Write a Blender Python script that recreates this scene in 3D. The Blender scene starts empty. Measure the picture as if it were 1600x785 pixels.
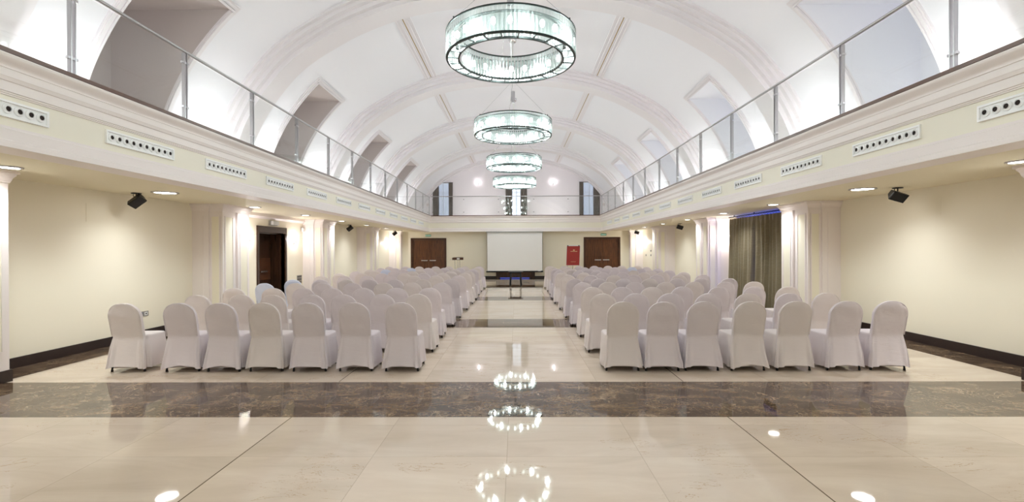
import bpy, math, random
from mathutils import Vector, Matrix
R = math.radians
PI = math.pi
random.seed(11)
SC = bpy.context.scene
COL = SC.collection

# ------------------------------------------------------------------ camera
EYE = 1.6
cam_data = bpy.data.cameras.new('camera')
cam_data.sensor_width = 36.0
cam_data.lens = 745.0 / 1600.0 * 36.0
cam_data.clip_start = 0.05
cam_data.clip_end = 200
cam = bpy.data.objects.new('camera', cam_data)
COL.objects.link(cam)
cam.matrix_world = (Matrix.Translation((0, 0, EYE)) @ Matrix.Rotation(0.0094, 4, 'Z')
                    @ Matrix.Rotation(PI / 2 - 0.0034, 4, 'X') @ Matrix.Rotation(-0.004, 4, 'Z'))
SC.camera = cam

# ------------------------------------------------------------------ light levels and exposure
world = bpy.data.worlds.new('world')
SC.world = world
world.use_nodes = True
wb = world.node_tree.nodes['Background']
wb.inputs[0].default_value = (0.55, 0.68, 1.0, 1)
wb.inputs[1].default_value = 0.03
SC.view_settings.view_transform = 'Standard'
SC.view_settings.look = 'None'
SC.view_settings.gamma = 1.0
SC.view_settings.use_curve_mapping = False
SC.view_settings.exposure = 1.46
SC.cycles.max_bounces = 10
SC.cycles.diffuse_bounces = 6
SC.cycles.glossy_bounces = 4
SC.cycles.transparent_max_bounces = 24
SC.cycles.sample_clamp_indirect = 6.0
SC.cycles.caustics_reflective = False
SC.cycles.caustics_refractive = False

P_CHAND = 11.8      # W of each of the eight lamps in a chandelier
P_COVE = 5.6      # W of each floor-standing uplight on the gallery
P_DOWN = 33.0       # W of each recessed downlight
P_SCONCE = 6.0
P_SCONCE_UP = 0.8


# ------------------------------------------------------------------ small helpers
def lin(c):
    return tuple(((v / 255.0) / 12.92 if v <= 10 else (((v / 255.0) + 0.055) / 1.055) ** 2.4) for v in c)


def tag(o, label=None, cat=None, group=None, kind=None):
    if label: o['label'] = label
    if cat: o['category'] = cat
    if group: o['group'] = group
    if kind: o['kind'] = kind
    return o


def empty(name, loc, rz=0.0, label=None, cat=None, group=None):
    o = bpy.data.objects.new(name, None)
    o.empty_display_size = 0.1
    COL.objects.link(o)
    o.location = loc
    o.rotation_euler = (0, 0, rz)
    return tag(o, label, cat, group)


class MB:
    def __init__(self):
        self.v, self.f, self.m, self.s = [], [], [], []

    def add(self, vs, fs, m=0, smooth=False):
        b = len(self.v)
        self.v += [tuple(p) for p in vs]
        for f in fs:
            self.f.append([b + i for i in f]); self.m.append(m); self.s.append(smooth)
        return self

    def box(self, x0, x1, y0, y1, z0, z1, m=0):
        x0, x1 = min(x0, x1), max(x0, x1); y0, y1 = min(y0, y1), max(y0, y1); z0, z1 = min(z0, z1), max(z0, z1)
        vs = [(x0, y0, z0), (x1, y0, z0), (x1, y1, z0), (x0, y1, z0), (x0, y0, z1), (x1, y0, z1), (x1, y1, z1), (x0, y1, z1)]
        return self.add(vs, [(0, 3, 2, 1), (4, 5, 6, 7), (0, 1, 5, 4), (1, 2, 6, 5), (2, 3, 7, 6), (3, 0, 4, 7)], m)

    def tube(self, pts, r, n=8, m=0, caps=True):
        pts = [Vector(p) for p in pts]
        rs = r if isinstance(r, (list, tuple)) else [r] * len(pts)
        vs, fs = [], []
        for i, p in enumerate(pts):
            d = (pts[min(i + 1, len(pts) - 1)] - pts[max(i - 1, 0)]).normalized()
            a = d.orthogonal().normalized() if abs(d.z) < 0.99 else Vector((1, 0, 0))
            if i == 0:
                ref = a
            a = (ref - d * ref.dot(d)).normalized()
            ref = a
            b = d.cross(a)
            for k in range(n):
                t = 2 * PI * k / n
                vs.append(p + (a * math.cos(t) + b * math.sin(t)) * rs[i])
        for i in range(len(pts) - 1):
            for k in range(n):
                fs.append((i * n + k, i * n + (k + 1) % n, (i + 1) * n + (k + 1) % n, (i + 1) * n + k))
        self.add(vs, fs, m, True)
        if caps:
            self.add(vs[:n], [tuple(range(n))[::-1]], m)
            self.add(vs[-n:], [tuple(range(n))], m)
        return self

    def lathe(self, prof, n=32, c=(0, 0, 0), m=0, closed=False, smooth=True, axis='z'):
        vs, fs = [], []
        for k in range(n):
            t = 2 * PI * k / n
            for (r, z) in prof:
                if axis == 'z':
                    vs.append((c[0] + r * math.cos(t), c[1] + r * math.sin(t), c[2] + z))
                else:
                    vs.append((c[0] + z, c[1] + r * math.cos(t), c[2] + r * math.sin(t)))
        q = len(prof)
        for k in range(n):
            for i in range(q if closed else q - 1):
                j = (i + 1) % q
                fs.append((k * q + i, ((k + 1) % n) * q + i, ((k + 1) % n) * q + j, k * q + j))
        return self.add(vs, fs, m, smooth)

    def build(self, name, mats, parent=None, loc=None):
        me = bpy.data.meshes.new(name)
        me.from_pydata(self.v, [], self.f)
        if not isinstance(mats, (list, tuple)): mats = [mats]
        for mt in mats: me.materials.append(mt)
        me.polygons.foreach_set('material_index', self.m)
        me.polygons.foreach_set('use_smooth', self.s)
        me.update()
        o = bpy.data.objects.new(name, me)
        COL.objects.link(o)
        if parent: o.parent = parent
        if loc: o.location = loc
        return o


def extrude_path(mb, path, prof, m=0, side=1.0):
    """prof (d, z) is swept along the open plan polyline with mitred corners; d grows to the left of travel * side"""
    n = len(path)
    P = [Vector((p[0], p[1])) for p in path]
    offs = []
    for i in range(n):
        ds = []
        if i > 0: ds.append((P[i] - P[i - 1]).normalized())
        if i < n - 1: ds.append((P[i + 1] - P[i]).normalized())
        ns = [Vector((-d.y, d.x)) * side for d in ds]
        if len(ns) == 2:
            b = (ns[0] + ns[1]); b = b / b.length
            b = b / max(0.2, b.dot(ns[0]))
        else:
            b = ns[0]
        offs.append(b)
    q = len(prof)
    vs, fs, ms = [], [], []
    for i in range(n):
        for e in prof:
            p = P[i] + offs[i] * e[0]
            vs.append((p.x, p.y, e[1]))
    for k in range(q - 1):
        mm = prof[k][2] if len(prof[k]) > 2 else m
        for i in range(n - 1):
            mb.add([vs[i * q + k], vs[(i + 1) * q + k], vs[(i + 1) * q + k + 1], vs[i * q + k + 1]], [(0, 1, 2, 3)], mm)
    return mb


# ------------------------------------------------------------------ materials
def mat(name, col, rough=0.6, metal=0.0, spec=0.5, bump=None, var=None, emit=None, sheen=0.0):
    m = bpy.data.materials.new(name)
    m.use_nodes = True
    nt = m.node_tree; N = nt.nodes; L = nt.links
    b = N['Principled BSDF']
    b.inputs['Base Color'].default_value = (*col, 1)
    b.inputs['Roughness'].default_value = rough
    b.inputs['Metallic'].default_value = metal
    b.inputs['Specular IOR Level'].default_value = spec
    if sheen:
        b.inputs['Sheen Weight'].default_value = sheen
    if emit:
        b.inputs['Emission Color'].default_value = (*emit[0], 1)
        b.inputs['Emission Strength'].default_value = emit[1]
    tc = N.new('ShaderNodeTexCoord')
    if var:
        sc, amt = var
        no = N.new('ShaderNodeTexNoise'); no.inputs['Scale'].default_value = sc; no.inputs['Detail'].default_value = 4
        L.new(tc.outputs['Object'], no.inputs['Vector'])
        mx = N.new('ShaderNodeMix'); mx.data_type = 'RGBA'
        mx.inputs[6].default_value = (*[c * (1 - amt) for c in col], 1)
        mx.inputs[7].default_value = (*[min(1, c * (1 + amt)) for c in col], 1)
        L.new(no.outputs['Fac'], mx.inputs[0]); L.new(mx.outputs[2], b.inputs['Base Color'])
    if bump:
        sc, st = bump
        n2 = N.new('ShaderNodeTexNoise'); n2.inputs['Scale'].default_value = sc; n2.inputs['Detail'].default_value = 3
        L.new(tc.outputs['Object'], n2.inputs['Vector'])
        bp = N.new('ShaderNodeBump'); bp.inputs['Strength'].default_value = st; bp.inputs['Distance'].default_value = 0.01
        L.new(n2.outputs['Fac'], bp.inputs['Height']); L.new(bp.outputs[0], b.inputs['Normal'])
    return m


def emission(name, col, strength):
    m = bpy.data.materials.new(name)
    m.use_nodes = True
    nt = m.node_tree
    for n in list(nt.nodes): nt.nodes.remove(n)
    e = nt.nodes.new('ShaderNodeEmission'); o = nt.nodes.new('ShaderNodeOutputMaterial')
    e.inputs[0].default_value = (*col, 1); e.inputs[1].default_value = strength
    nt.links.new(e.outputs[0], o.inputs[0])
    return m


def wood(name, c0, c1, rough=0.35, scale=(14, 14, 1.2)):
    m = mat(name, c0, rough)
    N, L = m.node_tree.nodes, m.node_tree.links
    b = N['Principled BSDF']
    tc = N.new('ShaderNodeTexCoord'); mp = N.new('ShaderNodeMapping'); mp.inputs['Scale'].default_value = scale
    no = N.new('ShaderNodeTexNoise'); no.inputs['Scale'].default_value = 2.0; no.inputs['Detail'].default_value = 6; no.inputs['Distortion'].default_value = 0.6
    cr = N.new('ShaderNodeValToRGB')
    cr.color_ramp.elements[0].position = 0.3; cr.color_ramp.elements[0].color = (*c0, 1)
    cr.color_ramp.elements[1].position = 0.7; cr.color_ramp.elements[1].color = (*c1, 1)
    L.new(tc.outputs['Object'], mp.inputs[0]); L.new(mp.outputs[0], no.inputs[0]); L.new(no.outputs[0], cr.inputs[0]); L.new(cr.outputs[0], b.inputs['Base Color'])
    return m


def fabric(name, col, scale=260.0, strength=0.22):
    m = mat(name, col, 0.9, sheen=0.25, spec=0.2)
    N, L = m.node_tree.nodes, m.node_tree.links
    b = N['Principled BSDF']
    tc = N.new('ShaderNodeTexCoord')
    hs = []
    for rot in (0, 1):
        wv = N.new('ShaderNodeTexWave'); wv.bands_direction = 'X' if rot == 0 else 'Z'
        wv.inputs['Scale'].default_value = scale / 3.2; wv.inputs['Distortion'].default_value = 0.6
        L.new(tc.outputs['Object'], wv.inputs[0]); hs.append(wv)
    ad = N.new('ShaderNodeMath'); ad.operation = 'ADD'
    L.new(hs[0].outputs[1], ad.inputs[0]); L.new(hs[1].outputs[1], ad.inputs[1])
    no = N.new('ShaderNodeTexNoise'); no.inputs['Scale'].default_value = 9; no.inputs['Detail'].default_value = 5
    L.new(tc.outputs['Object'], no.inputs[0])
    mu = N.new('ShaderNodeMath'); mu.operation = 'MULTIPLY_ADD'; mu.inputs[1].default_value = 3.0
    L.new(no.outputs[0], mu.inputs[0]); L.new(ad.outputs[0], mu.inputs[2])
    mp = N.new('ShaderNodeMapping'); mp.inputs['Scale'].default_value = (5, 5, 15); mp.inputs['Rotation'].default_value = (0.0, 0.35, 0.0)
    n3 = N.new('ShaderNodeTexNoise'); n3.inputs['Scale'].default_value = 1.0; n3.inputs['Detail'].default_value = 3; n3.inputs['Distortion'].default_value = 0.7
    L.new(tc.outputs['Object'], mp.inputs[0]); L.new(mp.outputs[0], n3.inputs[0])
    m4 = N.new('ShaderNodeMath'); m4.operation = 'MULTIPLY_ADD'; m4.inputs[1].default_value = 16.0
    L.new(n3.outputs[0], m4.inputs[0]); L.new(mu.outputs[0], m4.inputs[2])
    bp = N.new('ShaderNodeBump'); bp.inputs['Strength'].default_value = strength; bp.inputs['Distance'].default_value = 0.010
    L.new(m4.outputs[0], bp.inputs['Height']); L.new(bp.outputs[0], b.inputs['Normal'])
    return m


def pane_glass(name, tint=(0.975, 0.985, 0.98), refl=0.10):
    m = bpy.data.materials.new(name)
    m.use_nodes = True
    N, L = m.node_tree.nodes, m.node_tree.links
    for n in list(N): N.remove(n)
    o = N.new('ShaderNodeOutputMaterial'); t = N.new('ShaderNodeBsdfTransparent'); g = N.new('ShaderNodeBsdfGlossy')
    t.inputs[0].default_value = (*tint, 1); g.inputs['Roughness'].default_value = 0.01
    fr = N.new('ShaderNodeFresnel')
    ge = N.new('ShaderNodeNewGeometry'); mr = N.new('ShaderNodeMapRange')     # same index seen from either face of the pane
    mr.inputs['To Min'].default_value = 1.45; mr.inputs['To Max'].default_value = 1 / 1.45
    L.new(ge.outputs['Backfacing'], mr.inputs['Value']); L.new(mr.outputs[0], fr.inputs[0])
    mx = N.new('ShaderNodeMixShader')
    L.new(fr.outputs[0], mx.inputs[0]); L.new(t.outputs[0], mx.inputs[1]); L.new(g.outputs[0], mx.inputs[2]); L.new(mx.outputs[0], o.inputs[0])
    return m


def tube_glass(name):
    m = bpy.data.materials.new(name)
    m.use_nodes = True
    N, L = m.node_tree.nodes, m.node_tree.links
    for n in list(N): N.remove(n)
    o = N.new('ShaderNodeOutputMaterial'); t = N.new('ShaderNodeBsdfTransparent'); g = N.new('ShaderNodeBsdfGlossy')
    tr = N.new('ShaderNodeBsdfTranslucent'); df = N.new('ShaderNodeBsdfDiffuse')
    t.inputs[0].default_value = (0.74, 0.83, 0.81, 1); g.inputs['Roughness'].default_value = 0.15
    tr.inputs[0].default_value = (0.74, 0.85, 0.82, 1); df.inputs[0].default_value = (0.7, 0.8, 0.78, 1)
    fr = N.new('ShaderNodeLayerWeight'); fr.inputs[0].default_value = 0.35
    m1 = N.new('ShaderNodeMixShader'); m2 = N.new('ShaderNodeMixShader'); m3 = N.new('ShaderNodeMixShader')
    m1.inputs[0].default_value = 0.35
    L.new(tr.outputs[0], m1.inputs[1]); L.new(df.outputs[0], m1.inputs[2])
    m2.inputs[0].default_value = 0.13
    L.new(m1.outputs[0], m2.inputs[2]); L.new(t.outputs[0], m2.inputs[1])
    L.new(fr.outputs['Fresnel'], m3.inputs[0]); L.new(m2.outputs[0], m3.inputs[1]); L.new(g.outputs[0], m3.inputs[2])
    L.new(m3.outputs[0], o.inputs[0])
    return m


def floor_material():
    m = bpy.data.materials.new('polished_marble_floor')
    m.use_nodes = True
    N, L = m.node_tree.nodes, m.node_tree.links
    b = N['Principled BSDF']
    tc = N.new('ShaderNodeTexCoord')
    sep = N.new('ShaderNodeSeparateXYZ'); L.new(tc.outputs['Object'], sep.inputs[0])

    def M(op, a, bb=None, c=None):
        n = N.new('ShaderNodeMath'); n.operation = op
        for i, v in enumerate((a, bb, c)):
            if v is None: continue
            if isinstance(v, (int, float)): n.inputs[i].default_value = v
            else: L.new(v, n.inputs[i])
        return n.outputs[0]

    def mix(f, a, c):
        n = N.new('ShaderNodeMix'); n.data_type = 'RGBA'
        for i, v in ((0, f), (6, a), (7, c)):
            if isinstance(v, tuple): n.inputs[i].default_value = (*v, 1)
            elif isinstance(v, (int, float)): n.inputs[i].default_value = v
            else: L.new(v, n.inputs[i])
        return n.outputs[2]

    def noise(scale, detail=4, dist=0.0, vec=None, rough=0.5):
        n = N.new('ShaderNodeTexNoise'); n.inputs['Scale'].default_value = scale; n.inputs['Detail'].default_value = detail
        n.inputs['Distortion'].default_value = dist; n.inputs['Roughness'].default_value = rough
        L.new(vec if vec is not None else tc.outputs['Object'], n.inputs['Vector'])
        return n.outputs['Fac']

    def ramp(f, stops):
        n = N.new('ShaderNodeValToRGB'); e = n.color_ramp.elements
        e[0].position, e[0].color = stops[0][0], (*stops[0][1], 1)
        e[1].position, e[1].color = stops[-1][0], (*stops[-1][1], 1)
        for p, c in stops[1:-1]:
            x = e.new(p); x.color = (*c, 1)
        L.new(f, n.inputs[0]); return n.outputs[0]

    X, Y = sep.outputs[0], sep.outputs[1]
    # where the brown bands run
    fy = M('FRACT', M('DIVIDE', M('ADD', Y, 5.2 * 4 - 4.54), 5.2))
    band = M('LESS_THAN', fy, 1.21 / 5.2)
    side = M('GREATER_THAN', M('ABSOLUTE', M('ADD', X, 0.06)), 6.27)
    brown_mask = M('MAXIMUM', band, side)
    # cream tiles, each a little different
    tx = M('DIVIDE', M('ADD', X, 0.08 + 2.08 * 5), 1.04)
    ty = M('DIVIDE', M('ADD', Y, 20.8 - 0.53), 0.665)
    cx, cy = M('FLOOR', tx), M('FLOOR', ty)
    comb = N.new('ShaderNodeCombineXYZ'); L.new(cx, comb.inputs[0]); L.new(cy, comb.inputs[1])
    wn = N.new('ShaderNodeTexWhiteNoise'); wn.noise_dimensions = '2D'; L.new(comb.outputs[0], wn.inputs['Vector'])
    # stretch the veins diagonally, shifted per tile
    mp = N.new('ShaderNodeMapping'); mp.inputs['Rotation'].default_value = (0, 0, 0.6); mp.inputs['Scale'].default_value = (0.55, 2.2, 1)
    av = N.new('ShaderNodeVectorMath'); av.operation = 'MULTIPLY_ADD'
    L.new(wn.outputs['Color'], av.inputs[0]); av.inputs[1].default_value = (9, 9, 0); L.new(tc.outputs['Object'], av.inputs[2])
    L.new(av.outputs[0], mp.inputs[0])
    cl = noise(1.3, 6, 0.8, mp.outputs[0], 0.6)
    cream = ramp(cl, [(0.3, lin((207, 191, 171))), (0.5, lin((217, 201, 182))), (0.72, lin((226, 212, 194)))])
    tint = M('MULTIPLY_ADD', wn.outputs['Value'], 0.10, 0.94)
    vm = N.new('ShaderNodeVectorMath'); vm.operation = 'SCALE'; L.new(cream, vm.inputs[0]); L.new(tint, vm.inputs['Scale'])
    cream = vm.outputs[0]
    vn = noise(1.7, 5, 1.6, mp.outputs[0], 0.65)
    vein = M('LESS_THAN', M('ABSOLUTE', M('SUBTRACT', vn, 0.5)), 0.0045)
    gate = M('GREATER_THAN', noise(1.1, 2), 0.55)
    cream = mix(M('MULTIPLY', M('MULTIPLY', vein, gate), 0.55), cream, lin((176, 140, 100)))
    # joints
    jx = M('LESS_THAN', M('ABSOLUTE', M('SUBTRACT', M('FRACT', M('ADD', tx, 0.5)), 0.5)), 0.0035)
    jy = M('LESS_THAN', M('ABSOLUTE', M('SUBTRACT', M('FRACT', M('ADD', ty, 0.5)), 0.5)), 0.004)
    cream = mix(M('MULTIPLY', M('MAXIMUM', jx, jy), 0.30), cream, lin((150, 130, 105)))
    dark = M('LESS_THAN', M('ABSOLUTE', M('SUBTRACT', M('ABSOLUTE', M('ADD', X, 0.08)), 2.08)), 0.0055)
    cream = mix(M('MULTIPLY', dark, 0.85), cream, lin((84, 68, 48)))
    # brown emperador marble
    warp = noise(2.2, 3, 0.4)
    mb2 = N.new('ShaderNodeMapping'); mb2.inputs['Rotation'].default_value = (0, 0, -0.5); mb2.inputs['Scale'].default_value = (1.0, 2.0, 1)
    L.new(tc.outputs['Object'], mb2.inputs[0])
    n1 = noise(2.6, 10, 0.6, mb2.outputs[0], 0.72)
    n2 = noise(26.0, 8, 0.2, None, 0.8)
    br = ramp(M('MULTIPLY_ADD', n2, 0.35, M('MULTIPLY', n1, 0.65)),
              [(0.36, lin((44, 33, 25))), (0.46, lin((80, 63, 49))), (0.54, lin((112, 92, 72))), (0.64, lin((166, 142, 114)))])
    vo = N.new('ShaderNodeTexVoronoi'); vo.feature = 'DISTANCE_TO_EDGE'; vo.inputs['Scale'].default_value = 15.0
    va = N.new('ShaderNodeVectorMath'); va.operation = 'MULTIPLY_ADD'
    nc = N.new('ShaderNodeTexNoise'); nc.inputs['Scale'].default_value = 4.0; nc.inputs['Detail'].default_value = 5
    L.new(tc.outputs['Object'], nc.inputs[0]); L.new(nc.outputs['Color'], va.inputs[0]); va.inputs[1].default_value = (0.5, 0.5, 0); L.new(tc.outputs['Object'], va.inputs[2])
    L.new(va.outputs[0], vo.inputs[0])
    crack = M('MULTIPLY', M('LESS_THAN', vo.outputs[0], 0.028), M('GREATER_THAN', warp, 0.5))
    br = mix(M('MULTIPLY', crack, 0.5), br, lin((196, 172, 142)))
    colr = mix(brown_mask, cream, br)
    # thin pale line where a band meets the cream stone
    d1 = M('LESS_THAN', M('ABSOLUTE', M('SUBTRACT', fy, 1.21 / 5.2)), 0.0012)
    colr = mix(M('MULTIPLY', d1, 0.5), colr, lin((225, 212, 190)))
    L.new(colr, b.inputs['Base Color'])
    rg = noise(1.2, 3)
    L.new(M('MULTIPLY_ADD', rg, 0.03, 0.02), b.inputs['Roughness'])
    b.inputs['Specular IOR Level'].default_value = 0.5
    b.inputs['IOR'].default_value = 1.5
    return m


C_WALL = lin((241, 235, 216))
C_TRIM = lin((239, 231, 228))
M_FLOOR = floor_material()
M_WALL = mat('cream_wall_paint', C_WALL, 0.55, bump=(90, 0.04), var=(0.7, 0.012))
M_FRIEZE = mat('cream_frieze_paint', lin((240, 235, 220)), 0.55)
M_CEIL = mat('cream_ceiling_paint', lin((230, 222, 196)), 0.7, bump=(90, 0.03))
M_TRIM = mat('rosy_white_plaster_trim', C_TRIM, 0.5)
M_VAULT = mat('white_vault_plaster', lin((241, 240, 245)), 0.75, var=(0.4, 0.01))
M_RIB = mat('white_rib_plaster', lin((236, 231, 234)), 0.65)
M_UPPERWALL = mat('pale_pink_upper_wall', lin((243, 237, 241)), 0.75)
M_NICHE = mat('niche_plaster', lin((238, 238, 244)), 0.8)
M_NICHE_L = mat('shaded_niche_plaster', lin((200, 190, 188)), 0.8)  # darker copy of the niche plaster: shade of the left niches put into colour
M_GOLD = mat('gold_line', lin((168, 136, 70)), 0.4, metal=0.6)
M_BASE = mat('dark_wenge_skirting', lin((44, 30, 26)), 0.35, var=(8, 0.2))
M_EDGE = mat('brown_wood_edge', lin((92, 58, 42)), 0.35, var=(6, 0.15))
M_DOOR = wood('walnut_door', lin((62, 34, 16)), lin((110, 66, 34)), 0.3)
M_DOORF = wood('dark_walnut_frame', lin((52, 28, 16)), lin((84, 50, 28)), 0.3)
M_DARKDOOR = wood('dark_wenge_door', lin((44, 26, 18)), lin((66, 42, 28)), 0.22, (10, 10, 1.2))
M_STEEL = mat('brushed_steel', lin((196, 196, 200)), 0.25, metal=1.0)
M_RAIL = mat('satin_rail_steel', lin((182, 180, 182)), 0.3, metal=1.0)
M_CHROME = mat('chrome', lin((215, 215, 218)), 0.12, metal=1.0)
M_BLACKM = mat('black_metal', lin((24, 24, 26)), 0.4, metal=0.3)
M_BLACKP = mat('black_plastic', lin((22, 22, 22)), 0.35, var=(20, 0.2))
M_RIM = mat('dark_green_grey_metal', lin((44, 54, 52)), 0.35, metal=0.5)
M_WHITEP = mat('white_plastic', lin((226, 226, 224)), 0.4)
M_VENT = mat('white_vent_metal', lin((246, 246, 246)), 0.4)
M_HOLE = mat('dark_vent_bore', lin((40, 28, 26)), 0.8)
M_COVER = [fabric('white_chair_cover_fabric', lin((226, 217, 221))), fabric('warm_white_chair_cover_fabric', lin((228, 219, 217))),
           fabric('bluish_white_chair_cover_fabric', lin((216, 222, 240)))]
M_CURT = fabric('olive_brown_curtain_fabric', lin((126, 116, 92)), 120, 0.3)
M_GCURT = fabric('grey_brown_curtain_fabric', lin((118, 110, 104)), 120, 0.3)
M_SCREEN = mat('matte_white_screen', lin((236, 235, 232)), 0.9)
M_RED = mat('red_poster_board', lin((152, 36, 28)), 0.45)
M_CREAMINK = mat('cream_print', lin((232, 206, 150)), 0.5)
M_GREEN = mat('green_sign', lin((24, 104, 62)), 0.4, emit=(lin((24, 104, 62)), 0.12))
M_SIGNWHITE = emission('lit_white_lettering', (0.85, 1.0, 0.88), 0.33)
M_GLASS = pane_glass('clear_railing_glass')
M_TUBE = tube_glass('clear_ribbed_lamp_glass')
M_BULB = emission('lit_bulb', (0.96, 1.0, 0.98), 5.0)
M_LAMP = emission('lit_downlight_diffuser', (1.0, 0.98, 0.95), 9.0)
M_SCLAMP = emission('lit_sconce_glass', (1.0, 0.96, 0.97), 14.0)
M_SKY = emission('daylight_outside_window', (0.72, 0.82, 1.0), 0.30)
M_SKYC = emission('bright_daylight_outside_window', (0.80, 0.88, 1.0), 0.75)
M_GAP = emission('faint_blue_light_under_door', (0.12, 0.2, 1.0), 0.22)
M_BLUE = emission('blue_evening_light_outside_window', (0.05, 0.12, 1.0), 0.55)
M_STRUCTGREY = mat('grey_metal_grille', lin((150, 148, 142)), 0.4, metal=0.4)
M_SHEER = bpy.data.materials.new('pale_sheer_curtain'); M_SHEER.use_nodes = True
_n, _l = M_SHEER.node_tree.nodes, M_SHEER.node_tree.links
for q in list(_n): _n.remove(q)
_o = _n.new('ShaderNodeOutputMaterial'); _t = _n.new('ShaderNodeBsdfTranslucent'); _d = _n.new('ShaderNodeBsdfDiffuse'); _p = _n.new('ShaderNodeBsdfTransparent')
_m1 = _n.new('ShaderNodeMixShader'); _m2 = _n.new('ShaderNodeMixShader')
_t.inputs[0].default_value = (0.8, 0.84, 0.92, 1); _d.inputs[0].default_value = (0.8, 0.82, 0.88, 1)
_m1.inputs[0].default_value = 0.5; _m2.inputs[0].default_value = 0.35
_l.new(_t.outputs[0], _m1.inputs[1]); _l.new(_d.outputs[0], _m1.inputs[2]); _l.new(_m1.outputs[0], _m2.inputs[1]); _l.new(_p.outputs[0], _m2.inputs[2]); _l.new(_m2.outputs[0], _o.inputs[0])


def light(name, kind, loc, power, color=(1, 1, 1), parent=None, size=0.1, rot=None, sizey=None, spot=None, blend=0.5):
    d = bpy.data.lights.new(name, kind)
    d.energy = power; d.color = color
    if kind == 'AREA':
        d.size = size
        if sizey: d.shape = 'RECTANGLE'; d.size_y = sizey
    else:
        d.shadow_soft_size = size
    if kind == 'SPOT':
        d.spot_size = spot; d.spot_blend = blend
    o = bpy.data.objects.new(name, d)
    COL.objects.link(o); o.location = loc
    if rot: o.rotation_euler = rot
    if parent: o.parent = parent
    return o


ORD = ['nearest', 'second', 'third', 'fourth', 'fifth', 'sixth', 'seventh', 'eighth', 'ninth', 'tenth', 'eleventh', 'twelfth', 'thirteenth']

# ------------------------------------------------------------------ main dimensions
WL, WR = -6.87, 6.78         # long walls
FL, FR = -4.66, 4.54         # balcony front planes
PL, PR = -6.24, 6.12         # pilaster fronts
YB, YF, YU = 26.0, 25.44, 30.3   # back wall, rear balcony front, wall behind the rear gallery
Y0 = -5.0                    # wall behind the photographer
ZC, ZS, ZG = 2.59, 2.55, 3.42   # soffit ceiling, lip, gallery floor
CX = -0.06
BAY = 5.2


def struct(name, mb, mats, label, cat='room part', parent=None):
    o = mb.build(name, mats, parent)
    if parent is None: tag(o, label, cat, kind='structure')
    return o


# floor
mb = MB(); mb.box(WL - 0.3, WR + 0.3, Y0 - 0.1, YB + 0.2, -0.1, 0.0)
struct('floor', mb, M_FLOOR, 'polished cream marble floor crossed by brown marble bands', 'floor')

# ------------------------------------------------------------------ lower walls
DOORL = (12.62, 14.06)      # opening of the side door
WIN = (11.45, 14.75)        # curtained window on the right
mb = MB()
mb.box(WL - 0.6, WL, Y0, DOORL[0], 0, 2.75); mb.box(WL - 0.6, WL, DOORL[1], YB + 0.2, 0, 2.75)
mb.box(WL - 0.6, WL, DOORL[0], DOORL[1], 2.2, 2.75)
mb.box(WL - 0.7, WL - 0.6, DOORL[0] - .1, DOORL[1] + .1, 0, 2.75)
struct('wall_left', mb, M_WALL, 'cream lower wall along the left side under the balcony', 'wall')
mb = MB()
mb.box(WR, WR + 0.4, Y0, WIN[0], 0, 2.75); mb.box(WR, WR + 0.4, WIN[1], YB + 0.2, 0, 2.75)
mb.box(WR, WR + 0.4, WIN[0], WIN[1], 0, 0.1); mb.box(WR, WR + 0.4, WIN[0], WIN[1], 2.575, 2.75)
struct('wall_right', mb, M_WALL, 'cream lower wall along the right side under the balcony', 'wall')
mb = MB()
for a, b_ in ((WL, -5.69), (-3.90, -1.05), (0.94, 3.74), (5.57, WR)):
    mb.box(a, b_, YB, YB + 0.2, 0, 3.3)
mb.box(-5.69, -3.90, YB, YB + .2, 2.16, 3.3); mb.box(3.74, 5.57, YB, YB + .2, 2.17, 3.3); mb.box(-1.05, 0.94, YB, YB + .2, 2.1, 3.3)
struct('wall_back', mb, M_WALL, 'cream end wall behind the projection screen', 'wall')
mb = MB(); mb.box(WL - .6, WR + .4, Y0 - 0.2, Y0, 0, 7.6)
struct('wall_front', mb, M_WALL, 'cream wall behind the photographer', 'wall')

# soffit ceiling under the galleries
mb = MB()
mb.box(WL - .6, FL - 0.02, Y0, YB + .2, ZC, ZC + 0.15); mb.box(FR + 0.02, WR + .4, Y0, YB + .2, ZC, ZC + 0.15)
mb.box(FL - 0.02, FR + 0.02, YF + 0.02, YB + .2, ZC, ZC + 0.15)
struct('ceiling', mb, M_CEIL, 'cream flat ceiling under the gallery', 'ceiling')

# gallery floors
mb = MB()
mb.box(WL - .6, FL + 0.0, Y0, YU, 3.3, ZG - 0.005); mb.box(FR, WR + .6, Y0, YU, 3.3, ZG - 0.005)
mb.box(FL, FR, YF + 0.0, YU, 3.3, ZG - 0.005)
struct('trim_1', mb, M_WALL, 'gallery floor slab running round three sides of the hall', 'gallery floor')

# balcony front (entablature) around three sides
cyma = [(0.068 + 0.062 * (0.5 - 0.5 * math.cos(PI * k / 8)), 3.272 + 0.085 * k / 8) for k in range(9)]
prof = [(-0.30, 2.55), (0.050, 2.55), (0.050, 2.588), (0.040, 2.591), (0.040, 2.612), (0.024, 2.622), (0.026, 2.718), (0.012, 2.726), (0.012, 2.748), (0.0, 2.750, 1),
        (0.0, 3.028), (0.012, 3.030), (0.012, 3.043), (0.022, 3.045), (0.022, 3.058), (0.034, 3.062), (0.034, 3.150), (0.045, 3.153), (0.056, 3.183), (0.060, 3.190), (0.060, 3.258), (0.068, 3.260)] + cyma + \
       [(0.132, 3.360), (0.132, 3.374), (0.126, 3.375, 2), (0.136, 3.378, 2), (0.136, 3.418, 2), (-0.06, 3.42, 2), (-0.06, 3.38)]
mb = MB()
extrude_path(mb, [(FL, Y0), (FL, YF), (FR, YF), (FR, Y0)], prof, 0, side=-1.0)
struct('trim_2', mb, [M_TRIM, M_FRIEZE, M_EDGE], 'moulded balcony front with cream frieze and brown wooden edge', 'balcony front')

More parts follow.
